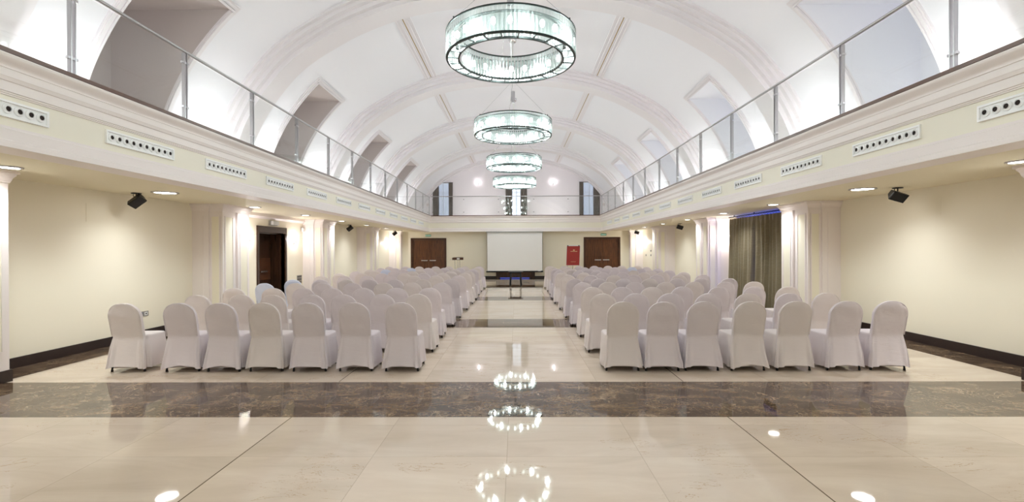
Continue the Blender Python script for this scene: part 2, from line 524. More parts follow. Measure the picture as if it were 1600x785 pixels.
# baseboards
mb = MB()
mb.box(WL, WL + .02, Y0, DOORL[0] - .09, 0, .146); mb.box(WL, WL + .02, DOORL[1] + .09, YB, 0, .146)
struct('baseboard_left', mb, M_BASE, 'dark skirting board along the left wall', 'baseboard')
mb = MB(); mb.box(WR - .02, WR, Y0, YB, 0, .146)
struct('baseboard_right', mb, M_BASE, 'dark skirting board along the right wall', 'baseboard')
mb = MB()
for a, b_ in ((WL + .02, -5.77), (-3.82, -1.12), (1.0, 3.66), (5.65, WR - .02)): mb.box(a, b_, YB - .02, YB, 0, .146)
struct('baseboard_back', mb, M_BASE, 'dark skirting board along the end wall', 'baseboard')

# ------------------------------------------------------------------ pilasters
def pilaster(idx, s, yc, half=0.5, y1=None):
    """s=-1 left, +1 right"""
    W = WL if s < 0 else WR; P = PL if s < 0 else PR
    mb = MB()
    ya, yb = yc - half, (yc + half if y1 is None else y1)
    mid = P + s * 0.28
    mb.box(W, mid, ya - 0.035, yb + 0.035, 0, ZC, 0)
    mb.box(mid, P + s * .045, ya, yb, 0, ZC, 0)
    g = 0.055
    ym = (ya + yb) / 2
    for (a, b_) in ((ya, ym - g), (ym + g, yb)):
        mb.box(P + s * .05, P, a, b_, 0, ZC, 0)
        # raised frame and cream panel on the front
        fa, fb, z0, z1, w, t = a + 0.07, b_ - 0.07, 0.36, 2.34, 0.022, 0.012
        mb.box(P, P - s * t, fa, fa + w, z0, z1, 0); mb.box(P, P - s * t, fb - w, fb, z0, z1, 0)
        mb.box(P, P - s * t, fa + w, fb - w, z0, z0 + w, 0); mb.box(P, P - s * t, fa + w, fb - w, z1 - w, z1, 0)
        mb.box(P, P - s * .003, fa + w, fb - w, z0 + w, z1 - w, 1)
    # side faces
    for yy, d in ((ya, -1), (yb, 1)):
        xa, xb = P + s * 0.05, mid - s * 0.02
        xa, xb = P + s * 0.055, mid - s * 0.03
        z0, z1, w, t = 0.30, 2.34, 0.02, 0.012
        lo, hi = min(xa, xb), max(xa, xb)
        mb.box(lo, lo + w, yy, yy + d * t, z0, z1, 0); mb.box(hi - w, hi, yy, yy + d * t, z0, z1, 0)
        mb.box(lo + w, hi - w, yy, yy + d * t, z0, z0 + w, 0); mb.box(lo + w, hi - w, yy, yy + d * t, z1 - w, z1, 0)
        mb.box(lo + w, hi - w, yy, yy + d * .003, z0 + w, z1 - w, 1)
        # narrow strip on the rear layer
        ox = mid + s * 0.12
        mb.box(ox - .012, ox + .012, yy + d * .035, yy + d * .047, 0.25, 2.34, 0)
    # dark plinth
    path = [(W, ya - .035), (mid, ya - .035), (mid, ya), (P, ya), (P, yb), (mid, yb), (mid, yb + .035), (W, yb + .035)]
    sd = -1.0 if s < 0 else 1.0
    extrude_path(mb, path, [(0.02, 0.0), (0.02, 0.146), (0.0, 0.146)], 2, side=sd)
    # cornice cap
    path = [(W, ya - .035), (mid, ya - .035), (mid, ya), (P, ya), (P, yb), (mid, yb), (mid, yb + .035), (W, yb + .035)]
    extrude_path(mb, path, [(0.0, 2.44), (0.015, 2.442), (0.015, 2.46), (0.02, 2.462), (0.03, 2.50), (0.05, 2.53), (0.055, 2.55), (0.075, 2.552), (0.075, ZC)], 0, side=sd)
    side_w = 'left' if s < 0 else 'right'
    return struct('trim_%d' % idx, mb, [M_TRIM, M_WALL, M_BASE],
                  'panelled white pilaster on the %s wall, %s from the camera' % (side_w, ORD[nth[0]]), 'pilaster')


ti = 3
for s in (-1, 1):
    for k, yc in enumerate((0.1, 5.30, 10.57, 15.80, 21.0, 25.86)):
        nth = [k]
        if k == 5: pilaster(ti, s, 25.86, 0.22, YB - 0.02)
        else: pilaster(ti, s, yc)
        ti += 1
# cornice over the door bay
mb = MB()
extrude_path(mb, [(WL, 11.1), (WL, 15.26)], [(0.0, 2.455), (0.03, 2.46), (0.07, 2.50), (0.1, 2.51), (0.1, ZC)], 0, side=-1)
struct('trim_%d' % ti, mb, M_TRIM, 'white cornice along the top of the wall above the side door', 'cornice'); ti += 1

# ------------------------------------------------------------------ vault
VP = [(0, 7.35), (1.0, 7.315), (1.8, 7.225), (2.61, 7.05), (3.5, 6.72), (4.2, 6.35), (4.6, 6.10), (4.95, 5.83), (5.3, 5.46), (5.65, 5.00), (5.95, 4.47), (6.15, 3.98), (6.26, 3.5), (6.27, 3.40)]


def catmull(pts, n):
    out, keys = [], []
    P = [pts[0]] + list(pts) + [pts[-1]]
    P[0] = (-pts[1][0], pts[1][1])
    for i in range(1, len(P) - 2):
        keys.append(len(out))
        for k in range(n):
            t = k / n
            a = []
            for c in (0, 1):
                p0, p1, p2, p3 = P[i - 1][c], P[i][c], P[i + 1][c], P[i + 2][c]
                a.append(0.5 * ((2 * p1) + (-p0 + p2) * t + (2 * p0 - 5 * p1 + 4 * p2 - p3) * t * t + (-p0 + 3 * p1 - 3 * p2 + p3) * t ** 3))
            out.append(tuple(a))
    keys.append(len(out)); out.append(pts[-1])
    return out, keys


half, keys = catmull(VP, 8)
KTOP = keys[7]             # index in half of the head of the niche openings
KGOLD = keys[3]
nh = len(half)


def curve(s):
    return [(CX + s * x, z) for x, z in half]


def normals(c):
    out = []
    for i in range(len(c)):
        a = c[max(0, i - 1)]; b = c[min(len(c) - 1, i + 1)]
        dx, dz = b[0] - a[0], b[1] - a[1]
        l = math.hypot(dx, dz)
        out.append((dx / l, dz / l))
    return out


LUN = [(12.0 + BAY * k - 0.0, 13.52 + BAY * k) for k in (-3, -2, -1, 0, 1, 2)]   # openings of the niches
ycuts = sorted(set([Y0, YU] + [v for l in LUN for v in l]))
mb = MB()
for s in (-1, 1):
    c = curve(s)
    for j in range(len(ycuts) - 1):
        a, b_ = ycuts[j], ycuts[j + 1]
        hole = any(abs(a - l[0]) < 1e-6 for l in LUN)
        last = KTOP if hole else nh - 1
        vs = [(x, a, z) for x, z in c[:last + 1]] + [(x, b_, z) for x, z in c[:last + 1]]
        q = last + 1
        fs = [((i, i + 1, q + i + 1, q + i) if s > 0 else (i, q + i, q + i + 1, i + 1)) for i in range(last)]
        mb.add(vs, fs, 0, True)
vault = struct('ceiling_1', mb, M_VAULT, 'white barrel-vaulted ceiling above the gallery', 'vaulted ceiling')


def arch_strip(mb, s, y0, y1, depth, i0=0, i1=None, m=0):
    """a solid band that follows the vault, between two stations, standing depth proud of it"""
    i1 = nh - 1 if i1 is None else i1
    c = curve(s)
    nrm = []
    for i in range(nh):
        a = c[max(0, i - 1)] if i > 0 else (2 * CX - c[1][0], c[1][1]); b = c[min(nh - 1, i + 1)]
        dx, dz = b[0] - a[0], b[1] - a[1]; l = math.hypot(dx, dz)
        nrm.append((dz / l * s, -abs(dx / l)) if True else None)
    # inward normal: towards the hall axis and down
    inn = []
    for i in range(nh):
        nx, nz = nrm[i]
        inn.append((-s * abs(nx), nz))
    idx = list(range(i0, i1 + 1))
    o = [c[i] for i in idx]
    n_ = [(c[i][0] + inn[i][0] * depth, c[i][1] + inn[i][1] * depth) for i in idx]
    if i0 == 0: n_[0] = (CX, n_[0][1])
    q = len(idx)
    vs = [(x, y0, z) for x, z in n_] + [(x, y1, z) for x, z in n_] + [(x, y0, z) for x, z in o] + [(x, y1, z) for x, z in o]
    for i in range(q - 1):
        mb.add([vs[i], vs[i + 1], vs[q + i + 1], vs[q + i]], [(0, 1, 2, 3)], m, True)
        mb.add([vs[i], vs[2 * q + i], vs[2 * q + i + 1], vs[i + 1]], [(0, 1, 2, 3)], m)
        mb.add([vs[q + i], vs[q + i + 1], vs[3 * q + i + 1], vs[3 * q + i]], [(0, 1, 2, 3)], m)
    for e in (0, q - 1):
        if e == 0 and i0 == 0: continue
        mb.add([vs[e], vs[q + e], vs[3 * q + e], vs[2 * q + e]], [(0, 1, 2, 3)], m)


for k in range(0, 6):
    yc = 5.2 * k + (0.0 if k else 0.0)
    mb = MB()
    for s in (-1, 1):
        for hw, dp in ((0.60, 0.05), (0.51, 0.12), (0.40, 0.20), (0.29, 0.30)):
            arch_strip(mb, s, yc - hw, yc + hw, dp)
    struct('trim_%d' % ti, mb, M_RIB, 'moulded white arch rib across the vault, %s from the camera' % ORD[k], 'ceiling rib'); ti += 1
mb = MB()
for s in (-1, 1):
    for a, dp in ((0.42, 0.05), (0.34, 0.12), (0.2, 0.2)): arch_strip(mb, s, YU - a, YU, dp)
struct('trim_%d' % ti, mb, M_RIB, 'white arch moulding where the vault meets the upper end wall', 'ceiling rib'); ti += 1

# long strips with a gold line
for s in (-1, 1):
    mb = MB()
    x0, z0 = CX + s * VP[3][0], VP[3][1]
    ang = math.atan2(half[KGOLD + 1][1] - half[KGOLD - 1][1], half[KGOLD + 1][0] - half[KGOLD - 1][0])
    tx, tz = math.cos(ang) * s, math.sin(ang)
    nx, nz = -abs(tz) * s, -abs(tx)
    def pt(u, d): return (x0 + tx * u + nx * d, z0 + tz * u + nz * d)
    for k in range(-1, 6):
        a, b_ = 5.2 * k + 0.6, min(5.2 * (k + 1) - 0.6, YU - .4)
        if a < Y0: a = Y0
        pr = [(-0.19, 0.0), (-0.19, .035), (-0.15, .035), (-0.15, .012), (-0.10, .012), (-0.10, .045), (-0.07, .045), (-0.07, .010), (-0.011, .010), (-0.011, .012), (0.011, .012), (0.011, .010), (0.07, .010), (0.07, .045), (0.10, .045), (0.10, .012), (0.15, .012), (0.15, .035), (0.19, .035), (0.19, 0.0)]
        for i in range(len(pr) - 1):
            p, q = pt(pr[i][0], pr[i][1] + .004), pt(pr[i + 1][0], pr[i + 1][1] + .004)
            mb.add([(p[0], a, p[1]), (p[0], b_, p[1]), (q[0], b_, q[1]), (q[0], a, q[1])], [(0, 1, 2, 3)], 1 if i == 9 else 0)
    struct('trim_%d' % ti, mb, [M_RIB, M_GOLD], 'long white moulding with a gold line on the %s half of the vault' % ('left' if s < 0 else 'right'), 'ceiling moulding'); ti += 1

# niches (dormer openings) in the vault
for s in (-1, 1):
    c = curve(s)
    inn = None
    for k, (a, b_) in enumerate(LUN):
        mb = MB()
        top = c[KTOP]
        XO = CX + s * 7.05
        low = [p for p in c[KTOP:]]
        for yy in (a, b_):
            # side cheeks, from the vault edge out to the outer wall
            for i in range(len(low) - 1):
                p, q = low[i], low[i + 1]
                mb.add([(p[0], yy, p[1]), (q[0], yy, q[1]), (XO, yy, q[1]), (XO, yy, p[1])], [(0, 1, 2, 3)], 0)
        mb.add([(top[0], a, top[1]), (top[0], b_, top[1]), (XO, b_, top[1]), (XO, a, top[1])], [(0, 1, 2, 3)], 0)
        mb.add([(XO, a, ZG - .02), (XO, b_, ZG - .02), (XO, b_, top[1]), (XO, a, top[1])], [(0, 1, 2, 3)], 0)
        # moulded frame round the opening
        w = 0.13
        for (d0, d1, dp) in ((0.0, 0.14, 0.03), (0.05, 0.11, 0.05), (0.012, 0.045, 0.065)):
            arch_strip(mb, s, a - d1, a - d0, dp, KTOP, nh - 1, 1)
            arch_strip(mb, s, b_ + d0, b_ + d1, dp, KTOP, nh - 1, 1)
            # head piece, across the top
            i = KTOP
            ta = (c[i - 1][0] - c[i + 1][0], c[i - 1][1] - c[i + 1][1]); l = math.hypot(*ta); ta = (ta[0] / l, ta[1] / l)
            nn = (-s * abs(ta[1]), -abs(ta[0]))
            p0 = (top[0] + ta[0] * d0, top[1] + ta[1] * d0); p1 = (top[0] + ta[0] * d1, top[1] + ta[1] * d1)
            q0 = (p0[0] + nn[0] * dp, p0[1] + nn[1] * dp); q1 = (p1[0] + nn[0] * dp, p1[1] + nn[1] * dp)
            A, B = a - d1, b_ + d1
            vs = [(p0[0], A, p0[1]), (p0[0], B, p0[1]), (p1[0], B, p1[1]), (p1[0], A, p1[1]), (q0[0], A, q0[1]), (q0[0], B, q0[1]), (q1[0], B, q1[1]), (q1[0], A, q1[1])]
            mb.add(vs, [(4, 5, 6, 7), (0, 1, 5, 4), (2, 3, 7, 6), (0, 3, 7, 4), (1, 2, 6, 5)], 1)
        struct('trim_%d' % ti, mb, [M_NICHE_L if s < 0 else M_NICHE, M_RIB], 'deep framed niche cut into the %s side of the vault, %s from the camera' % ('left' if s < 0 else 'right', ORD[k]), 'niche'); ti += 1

# upper end walls
WX = [(-5.276, -4.053), (-0.652, 0.665), (4.016, 5.272)]
mb = MB()
xs = [-7.2] + [v for w in WX for v in w] + [7.2]
for i in range(0, len(xs), 2): mb.box(xs[i], xs[i + 1], YU, YU + .2, 3.3, 7.6)
for a, b_ in WX: mb.box(a, b_, YU, YU + .2, 5.87, 7.6)
struct('wall_upper', mb, M_UPPERWALL, 'pale pink arched end wall above the rear gallery', 'wall')


def folds(x0, x1, z0, z1, y, amp, n, seed=0, axis='x', pinch=0.0, nz=10, thick=0.0, base=None):
    """hanging cloth with vertical folds"""
    rnd = random.Random(seed)
    ph = [rnd.uniform(0, 6.28) for _ in range(4)]
    nx = n * 12
    vs, fs = [], []
    for j in range(nz + 1):
        v = j / nz
        for i in range(nx + 1):
            u = i / nx
            a = amp * (0.5 + 0.7 * v) * (1 if v > 0.05 else 0.45)
            w_ = u + 0.035 * math.sin(7 * u + ph[0]) + 0.018 * math.sin(17 * u + ph[3]) * v
            sn = math.sin(2 * PI * n * w_)
            off = a * math.copysign(abs(sn) ** 0.8, sn) * (0.75 + 0.35 * math.sin(11 * u + ph[2])) + 0.4 * a * math.sin(2 * PI * n * 0.41 * u + ph[1] + 1.5 * v)
            off += 0.35 * a * math.sin(2 * PI * n * 2.1 * w_ + ph[1]) * max(0, 1 - 2.2 * v)
            wob = 0.012 * math.sin(3 * v + 9 * u + ph[2]) * v
            x = x0 + (x1 - x0) * u + wob
            z = z1 + (z0 - z1) * v
            vs.append((x, y + off, z) if axis == 'x' else (y + off, x, z))
    for j in range(nz):
        for i in range(nx):
            p = j * (nx + 1) + i
            fs.append((p, p + 1, p + nx + 2, p + nx + 1))
    return vs, fs


for w, (a, b_) in enumerate(WX):
    mb = MB()
    mb.box(a, b_, YU + .12, YU + .16, ZG, 5.87, 0)
    o = struct('window_%d' % (w + 1), mb, M_SKYC if w == 1 else M_SKY, 'tall daylit upper window, %s of the end wall' % ('left', 'centre', 'right')[w], 'window')
    fr = MB()
    for x in (a, b_ - .05, (a + b_) / 2 - .025): fr.box(x, x + .05, YU + .07, YU + .115, ZG, 5.87)
    for z in (ZG, 5.2, 5.82): fr.box(a, b_, YU + .06, YU + .11, z, z + .05)
    fr.build('window_frame', M_WHITEP, o)
    pn = ('left', 'centre', 'right')[w]
    t = empty('sheer_curtain', ((a + b_) / 2, YU, ZG), 0, 'pale sheer curtain in front of the upper %s window' % pn, 'curtain')
    m2 = MB(); vs, fs = folds(a + .02 - (a + b_) / 2, b_ - .02 - (a + b_) / 2, 0.02, 2.36, 0.02, 0.012, 14, w, nz=4); m2.add(vs, fs, 0, True)
    m2.build('sheer_cloth', M_SHEER, t)
    r = MB(); r.tube([(a - .04 - (a + b_) / 2, -.09, 2.43), (b_ + .04 - (a + b_) / 2, -.09, 2.43)], .012); r.build('curtain_rod', M_BLACKM, t)
    for e, (p, q) in enumerate(((a - .02, a + (.37, .40, .24)[w]), (b_ - (.24, .40, .40)[w], b_ + .02))):
        m3 = MB(); vs, fs = folds(p, q, ZG + .02, 5.86, YU - .06, 0.026, 5, 10 + w * 2 + e, nz=4); m3.add(vs, fs, 0, True)
        tag(m3.build('grey_curtain', M_GCURT), 'grey curtain gathered at the %s of the upper %s window' % (('left', 'right')[e], pn), 'curtain')

# centre door behind the screen, end wall doors, side door
def double_door(idx, x0, x1, zt, label, handle=True, gap=0.0):
    xm = (x0 + x1) / 2
    f = MB(); w = 0.085
    y = YB
    f.box(x0, x0 + w, y - .03, y + .16, 0, zt); f.box(x1 - w, x1, y - .03, y + .16, 0, zt); f.box(x0 + w, x1 - w, y - .03, y + .16, zt - w, zt)
    for q in (.03,):
        f.box(x0 + w, x0 + w + q, y + .02, y + .12, 0, zt - w - q); f.box(x1 - w - q, x1 - w, y + .02, y + .12, 0, zt - w - q); f.box(x0 + w, x1 - w, y + .02, y + .12, zt - w - q, zt - w)
    o = f.build('door_%d' % idx, M_DOORF)
    tag(o, label, 'door', kind='structure')
    bk = MB(); bk.box(x0 + w, x1 - w, y + .125, y + .15, 0.0, zt - w); bk.build('door_backing', M_DOORF, o)
    for sgn, a, b_ in ((-1, x0 + w + .03, xm - .0015), (1, xm + .0015, x1 - w - .03)):
        l = MB(); l.box(a, b_, y + .06, y + .1, 0.008 + gap, zt - w - .032)
        lf = l.build('door_leaf', M_DOOR, o)
        g = MB()
        l2 = MB(); l2.box(a + .0, b_, y + .057, y + .061, 1.18, 1.185); l2.build('leaf_groove', M_BLACKM, lf)
        if handle:
            h = MB()
            h.box(xm + sgn * .05, xm + sgn * .40, y - .012, y + .008, 0.985, 1.035)
            h.box(xm + sgn * .06, xm + sgn * .09, y + .008, y + .06, 0.995, 1.025); h.box(xm + sgn * .36, xm + sgn * .39, y + .008, y + .06, 0.995, 1.025)
            h.build('push_bar', M_STEEL, lf)
    if handle:
        k = MB(); k.lathe([(0, -.012), (.018, -.012), (.018, .0)], 12, (xm - .055, y + .052, .90), axis='z'); k.build('lock', M_CHROME, o)
    return o


double_door(1, -5.775, -3.825, 2.235, 'walnut double door in the end wall, left of the lectern')
double_door(2, 3.658, 5.65, 2.25, 'walnut double door in the end wall, right of the red poster')
double_door(3, -1.12, 1.0, 2.16, 'dark wooden double door mostly hidden behind the projection screen', False, 0.05)
mb = MB(); mb.box(-0.90, 0.70, YB + .11, YB + .12, 0.02, 0.05)
struct('window_5', mb, M_GAP, 'blue light showing in the gap under the centre door', 'window')

d = MB(); w = .09
y0, y1, zt = 12.535, 14.15, 2.262
d.box(WL - .1, WL + .03, y0, y0 + w, 0, zt); d.box(WL - .1, WL + .03, y1 - w, y1, 0, zt); d.box(WL - .1, WL + .03, y0 + w, y1 - w, zt - .17, zt)
d.box(WL - .6, WL - .1, y0 + w, y0 + w + .03, 0, zt - .17); d.box(WL - .6, WL - .1, y1 - w - .03, y1 - w, 0, zt - .17); d.box(WL - .6, WL - .1, y0 + w, y1 - w, zt - .2, zt - .17)
door4 = d.build('door_4', M_DARKDOOR); tag(door4, 'dark wenge double door in a deep frame in the left side wall', 'door', kind='structure')
ym = (y0 + y1) / 2
for sgn, a, b_ in ((-1, y0 + w + .03, ym - .003), (1, ym + .003, y1 - w - .03)):
    l = MB(); l.box(WL - .45, WL - .41, a, b_, 0.008, zt - .2)
    lf = l.build('door_leaf', M_DARKDOOR, door4)
    p = MB(); p.box(WL - .41, WL - .405, a + .01, b_ - .01, 0.75, 1.38); p.build('leaf_panel', M_DOORF, lf)
    h = MB(); h.box(WL - .36, WL - .345, ym + sgn * .05, ym + sgn * .42, .97, 1.01); h.box(WL - .40, WL - .36, ym + sgn * .06, ym + sgn * .08, .98, 1.0); h.box(WL - .40, WL - .36, ym + sgn * .39, ym + sgn * .41, .98, 1.0)
    h.build('push_bar', M_STEEL, lf)
k = MB(); k.lathe([(0, .014), (.02, .014), (.02, 0)], 12, (WL - .405, ym - .06, .86), axis='x'); k.build('lock', M_CHROME, door4)

# right window behind the curtains
mb = MB(); mb.box(WR + .3, WR + .32, WIN[0], WIN[1], .1, 2.575, 0)
o = struct('window_4', mb, M_BLUE, 'tall window glowing blue behind the olive curtains in the right wall', 'window')
fr = MB()
for y in (WIN[0], WIN[0] + 1.08, WIN[0] + 2.17, WIN[1] - .05): fr.box(WR + .2, WR + .28, y, y + .05, .1, 2.575)
for z in (.1, 2.45): fr.box(WR + .2, WR + .28, WIN[0], WIN[1], z, z + .04)
fr.build('window_frame', M_WHITEP, o)

# ------------------------------------------------------------------ balcony railings
def railing(name, axis, fixed, a0, a1, stations, label, ztop=4.35, zt_fn=None, posts=True):
    t = empty(name, (0, 0, 0), 0, label, 'railing', None)
    t.location = (fixed, (a0 + a1) / 2, ZG) if axis == 'y' else ((a0 + a1) / 2, fixed, ZG)
    lx, ly, lz = t.location

    def L_(u, v, z):
        return (v, u - ly, z - lz) if axis == 'y' else (u - lx, v, z - lz)
    h = MB(); h.tube([L_(a0, 0, ztop), L_(a1, 0, ztop)], 0.022, 12); h.build('handrail', M_RAIL, t)

    def bx(mb, u0, u1, v0, v1, z0, z1, m=0):
        p, q = L_(u0, v0, z0), L_(u1, v1, z1)
        mb.box(p[0], q[0], p[1], q[1], p[2], q[2], m)
    for u in stations:
        if posts:
            p = MB()
            bx(p, u - .030, u - .018, -.022, .022, ZG, ztop - .02); bx(p, u + .018, u + .030, -.022, .022, ZG, ztop - .02)
            bx(p, u - .045, u + .045, -.03, .03, ZG, ZG + .012)
            po = p.build('post', M_RAIL, t)
        for z in (ZG + .17, ztop - .16):
            c_ = MB(); bx(c_, u - (.055 if posts else .022), u + (.055 if posts else .022), -.02, .02, z - .014, z + .014)
            c_.build('glass_clamp', M_CHROME if posts else M_BLACKM, po if posts else t)
    ends = [a0] + list(stations) + [a1]
    g0 = 0.04 if posts else 0.006
    for i in range(len(ends) - 1):
        if ends[i + 1] - ends[i] < .15: continue
        g = MB(); bx(g, ends[i] + g0, ends[i + 1] - g0, -.005, .005, ZG + .03, ztop - .045)
        g.build('glass_panel', M_GLASS, t)
    return t


st = [4.89 + 1.68 * k for k in range(-5, 13)]
railing('balcony_railing', 'y', -4.585, Y0 + .02, 25.34, st, 'steel and glass railing along the left balcony', 4.36)
railing('balcony_railing', 'y', 4.50, Y0 + .02, 25.34, [y + 0.06 for y in st], 'steel and glass railing along the right balcony', 4.42)
railing('balcony_railing', 'x', 25.37, -4.56, 4.475, [-4.45, -2.8, -0.95, 0.93, 2.75, 4.37], 'glass railing across the rear balcony above the screen', 4.43, posts=False)

# ------------------------------------------------------------------ air vents on the balcony front
LV, HV = 1.07, 0.155
pl = MB()
pl.box(0, .006, -LV / 2 + .02, LV / 2 - .02, -HV / 2 + .02, HV / 2 - .02, 0)
for (a, b_, c, e) in ((-LV / 2, LV / 2, -HV / 2, -HV / 2 + .02), (-LV / 2, LV / 2, HV / 2 - .02, HV / 2), (-LV / 2, -LV / 2 + .02, -HV / 2 + .02, HV / 2 - .02), (LV / 2 - .02, LV / 2, -HV / 2 + .02, HV / 2 - .02)):
    pl.box(0, .022, a, b_, c, e, 0)
nz = MB(); nz.lathe([(.045, 0.0), (.044, .010), (.038, .014), (.036, .008), (.028, .010), (.026, .018), (.024, .018)], 20, axis='x')
hl = MB(); hl.lathe([(.0001, .012), (.024, .012)], 16, axis='x', smooth=False)
P_PLATE = P_NOZ = P_HOLE = None
for s in (-1, 1):
    for k in range(12):
        yc = 5.37 + .53 + BAY / 3 * (k - 1)
        t = empty('air_vent', ((FL if s < 0 else FR), yc + (0.02 if s > 0 else 0), 2.905), 0 if s < 0 else PI,
                  'white air vent with round nozzles on the %s balcony front, %s from the camera' % (('left' if s < 0 else 'right'), ORD[k]), 'air vent', 'air vents along the balcony fronts')
        if P_PLATE is None:
            P_PLATE = pl.build('plate', M_VENT, t)
        else:
            q = P_PLATE.copy(); COL.objects.link(q); q.parent = t
        for i in range(10):
            yy = -LV / 2 + .075 + i * (LV - .15) / 9
            if P_NOZ is None:
                P_NOZ = nz.build('nozzle', M_VENT, t, (.0065, yy, 0)); P_HOLE = hl.build('nozzle_bore', M_HOLE, P_NOZ)
            else:
                q = P_NOZ.copy(); COL.objects.link(q); q.parent = t; q.location = (.0065, yy, 0)
                r = P_HOLE.copy(); COL.objects.link(r); r.parent = q

# ------------------------------------------------------------------ recessed downlights
def downlight(x, y, r, side, k):
    t = empty('recessed_downlight', (x, y, ZC), 0, 'round recessed downlight in the %s soffit, %s from the camera' % (side, ORD[k]), 'ceiling light', 'recessed downlights')
    m1 = MB(); m1.lathe([(r, 0), (r, -.012), (r * .82, -.016), (r * .8, -.004), (r * .8, -.001)], 28); m1.build('trim_ring', M_STEEL, t)
    m2 = MB(); m2.lathe([(0.0001, -.008), (r * .8, -.008)], 28, smooth=False); m2.build('diffuser', M_LAMP, t)
    light('light_source', 'SPOT', (0, 0, -.03), P_DOWN, (0.93, 0.97, 1.0), t, size=.06, spot=R(138), blend=0.85)
    return t


DY = [0.2, 2.85, 5.53, 8.03, 10.80, 13.40, 16.2, 18.9, 21.6, 24.3]
for s in (-1, 1):
    for k, y in enumerate(DY):
        x = -5.95 if s < 0 else 5.79
        downlight(x, y, 0.20 if abs(y - 8.03) < .1 else 0.135, 'left' if s < 0 else 'right', k)

# ------------------------------------------------------------------ chandeliers
RO, RI, CZ, CH = 1.035, 0.845, 4.684, 0.39


def ring_box(mb, r0, r1, z0, z1, n=96):
    mb.lathe([(r0, z0), (r1, z0), (r1, z1), (r0, z1)], n, closed=True, smooth=False)


def corrugated(r, z0, z1, n, bulge, outward=1):
    """a ring of n upright half-round glass tubes, each with its own crisp edges"""
    vs, fs = [], []
    seg = 5
    for k in range(n):
        b = len(vs)
        for i in range(seg + 1):
            u = i / seg
            t = 2 * PI * (k + 0.03 + 0.94 * u) / n
            rr = r + outward * bulge * math.sin(PI * u) ** 0.7 if 0 < u < 1 else r
            for z in (z0, z1): vs.append((rr * math.cos(t), rr * math.sin(t), z))
        for i in range(seg):
            fs.append((b + 2 * i, b + 2 * i + 2, b + 2 * i + 3, b + 2 * i + 1))
    return vs, fs


def make_chandelier(label):
    t = empty('ring_chandelier', (0, 0, CZ), 0, label, 'chandelier', 'ring chandeliers down the hall')
    m = MB(); ring_box(m, RO + .005, RO + .022, CH, CH + .022); m.build('top_rim', M_RIM, t)
    m = MB(); ring_box(m, RI - .022, RI - .005, CH, CH + .022); m.build('top_rim', M_RIM, t)
    m = MB(); ring_box(m, RO - .018, RO + .014, -.006, .022); m.build('bottom_rim', M_RIM, t)
    m = MB(); ring_box(m, RI - .014, RI + .016, -.006, .022); m.build('bottom_rim', M_RIM, t)
    m = MB(); ring_box(m, RI + .07, RO - .07, CH - .04, CH - .03, 64); m.build('lamp_tray', M_RIM, t)
    m = MB(); vs, fs = corrugated(RO, .004, CH + .004, 112, .020, 1); m.add(vs, fs, 0, True)
    tag(m.build('outer_glass_tubes', M_TUBE, t), kind='stuff')
    m = MB(); vs, fs = corrugated(RI, .004, CH + .004, 92, .020, -1); m.add(vs, fs, 0, True)
    tag(m.build('inner_glass_tubes', M_TUBE, t), kind='stuff')
    n = 24
    sp = MB(); sp.box(RI + .01, RO - .01, -.008, .008, 0, .016)
    bl = MB(); bl.lathe([(0.0001, .058), (.022, .05), (.036, .02), (.036, -.02), (.022, -.05), (.0001, -.058)], 12)
    s0 = b0 = None
    for i in range(n):
        a = 2 * PI * (i + .5) / n
        if s0 is None:
            s0 = sp.build('spoke', M_RIM, t); s1 = s0
        else:
            s1 = s0.copy(); COL.objects.link(s1)
        s1.rotation_euler = (0, 0, a)
        a2 = a + PI / n
        if b0 is None:
            b0 = bl.build('bulb', M_BULB, t); b1 = b0
        else:
            b1 = b0.copy(); COL.objects.link(b1)
        b1.location = ((RI + RO) / 2 * math.cos(a2), (RI + RO) / 2 * math.sin(a2), CH * .5 + .025)
        if i:
            s1.parent = t; b1.parent = t
    # suspension
    m = MB(); m.lathe([(0.0001, 7.245 - CZ), (.09, 7.245 - CZ), (.11, 7.28 - CZ), (.11, 7.36 - CZ)], 24); m.build('canopy', M_CHROME, t)
    m = MB(); m.tube([(0, 0, 6.18 - CZ), (0, 0, 7.25 - CZ)], .024, 10); m.build('rod', M_WHITEP, t)
    m = MB(); m.tube([(.0, 0, 5.60 - CZ), (0, 0, 5.90 - CZ)], .052, 16); m.build('cable_housing', M_STEEL, t)
    m = MB(); m.tube([(0, 0, 4.9 - CZ), (0, 0, 6.2 - CZ)], .005, 6); m.tube([(0, 0, 4.9 - CZ), (0, RI, CH - .0)], .005, 6); m.build('power_cable', M_WHITEP, t)
    for a in (R(100), R(215), R(330)):
        m = MB(); m.tube([((RO - .0) * math.cos(a), (RO - .0) * math.sin(a), CH + .02), (0, 0, 6.2 - CZ)], .0035, 6); m.build('suspension_wire', M_STEEL, t)
        m = MB(); m.lathe([(0.0001, .03), (.012, .03), (.012, 0)], 8, ((RO + .008) * math.cos(a), (RO + .008) * math.sin(a), CH + .02)); m.build('wire_anchor', M_RIM, t)
    for i in range(8):
        a = 2 * PI * (i + .3) / 8
        light('light_source', 'POINT', ((RI + RO) / 2 * math.cos(a), (RI + RO) / 2 * math.sin(a), CH * .4), P_CHAND, (0.94, 0.99, 1.0), t, size=.05).data.specular_factor = 0.0
    return t


def copy_tree(o, parent=None):
    kids = list(o.children)
    c = o.copy(); COL.objects.link(c)
    if parent: c.parent = parent
    for ch in kids: copy_tree(ch, c)
    return c


